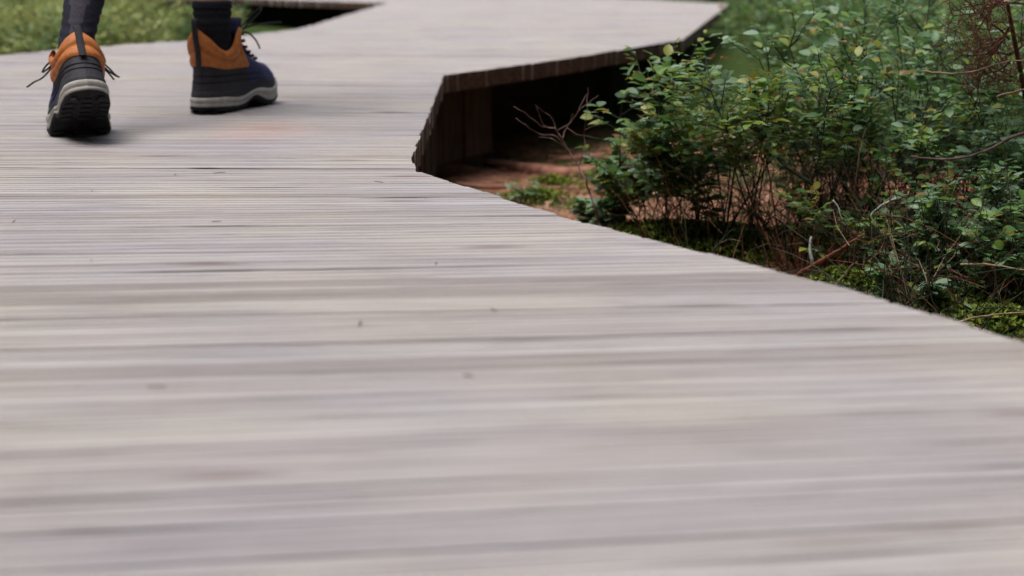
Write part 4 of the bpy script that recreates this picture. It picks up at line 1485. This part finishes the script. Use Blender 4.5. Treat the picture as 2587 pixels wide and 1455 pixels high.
# ---- ground cover: moss, grass and needle litter (uncountable)
rg = random.Random(71)
mb = MB()
patches = [((1360, 505), .11, 900), ((1400, 470), .10, 600), ((1690, 600), .16, 2600), ((1790, 612), .18, 3400), ((1890, 640), .15, 2600), ((2110, 722), .07, 900), ((2160, 735), .05, 600), ((2540, 830), .10, 1200),
           ((2440, 720), .16, 1800), ((2560, 620), .2, 2000), ((2330, 690), .15, 1600), ((1560, 455), .16, 700), ((2200, 640), .2, 2200), ((1480, 535), .06, 400), ((2000, 620), .16, 1800), ((2480, 790), .12, 1400)]
for (pp, r, n) in patches:
    c = on_ground(*pp)
    for i in range(n):
        a = rg.uniform(0, 6.28)
        rr2 = r * abs(rg.gauss(0, .55))
        x, y_ = c.x + math.cos(a) * rr2, c.y + math.sin(a) * rr2
        z = ground_z(x, y_) + .028 * max(0, 1 - (rr2 / r) ** 2) * rg.random()
        t = rg.random()
        for k in range(3):
            an = rg.uniform(0, 6.28)
            d = Vector((math.cos(an), math.sin(an), rg.uniform(.2, 1.4))).normalized() * rg.uniform(.005, .011)
            s = Vector((-math.sin(an), math.cos(an), 0)) * rg.uniform(.0012, .0024)
            p = Vector((x, y_, z))
            mb.add([p - s, p + d * .6 - s * 1.2, p + d, p + d * .6 + s * 1.2, p + s], [(0, 1, 2, 3, 4)], 0, min(1, max(0, t + rg.gauss(0, .12))))
tag(mb.build('moss', M['moss']), 'green feathery moss on the ground between the bushes', 'moss', kind='stuff')

mb = MB()
for i in range(4200):
    x, y_ = rg.uniform(2080, 2700), rg.uniform(640, 900)
    if rg.random() < .35:
        x, y_ = rg.uniform(1900, 2640), rg.uniform(600, 800)
    p = on_ground(x, y_)
    p.z -= .004
    an = rg.uniform(0, 6.28)
    L = rg.uniform(.025, .075)
    d = Vector((math.cos(an) * .7, math.sin(an) * .7, rg.uniform(.4, 1.3))).normalized()
    s = Vector((-math.sin(an), math.cos(an), 0)) * rg.uniform(.0006, .0012)
    vs, q2 = [], p
    for k in range(4):
        vs += [q2 - s * (1 - k / 3.2), q2 + s * (1 - k / 3.2)]
        d = (d + Vector((math.cos(an) * .22, math.sin(an) * .22, -.22))).normalized()
        q2 = q2 + d * L / 3
    mb.add(vs, [(0, 1, 3, 2), (2, 3, 5, 4), (4, 5, 7, 6)], 0, rg.random() ** 1.5)
tag(mb.build('grass', M['grass']), 'thin dark grass blades along the near right boardwalk edge', 'grass', kind='stuff')

mb = MB()
for i in range(17000):
    yy = rg.uniform(1.7, 4.6)
    xx = rg.uniform(-.05, .42 * yy)
    p = Vector((xx, yy, ground_z(xx, yy) + rg.uniform(.001, .008)))
    an = rg.uniform(0, 6.28)
    L = rg.uniform(.012, .032)
    d = Vector((math.cos(an), math.sin(an), rg.uniform(-.15, .3))) * L
    s = Vector((-math.sin(an), math.cos(an), rg.uniform(-.4, .4))) * (.0009 if rg.random() < .8 else .0045)
    mb.add([p - s, p + s, p + d + s * .6, p + d - s * .6], [(0, 1, 2, 3)], 0, rg.random())
tag(mb.build('litter', M['litter']), 'fallen brown needles and bits of bark on the ground', 'litter', kind='stuff')

# bits fallen on the deck
mb = MB()
rg = random.Random(81)
for i in range(16):
    p = GP(rg.uniform(-200, 1300), rg.uniform(200, 1000))
    an = rg.uniform(0, 6.28)
    L = rg.uniform(.006, .018)
    d = Vector((math.cos(an) * L, math.sin(an) * L, 0))
    if hit(R_EDGE, p, Vector((1, 0, 0))) is None or hit(R_EDGE, p, Vector((1, 0, 0))) < .05:
        continue
    mb.tube([p + Vector((0, 0, .002)), p + d * .5 + Vector((0, 0, .0021)), p + d + Vector((0, 0, .0018))], [.0005, .0006, .0004], 4, tone=rg.random() * .4)
tag(mb.build('needle_litter', M['litter']), 'a few fallen needles scattered on the deck boards', 'litter', kind='stuff')
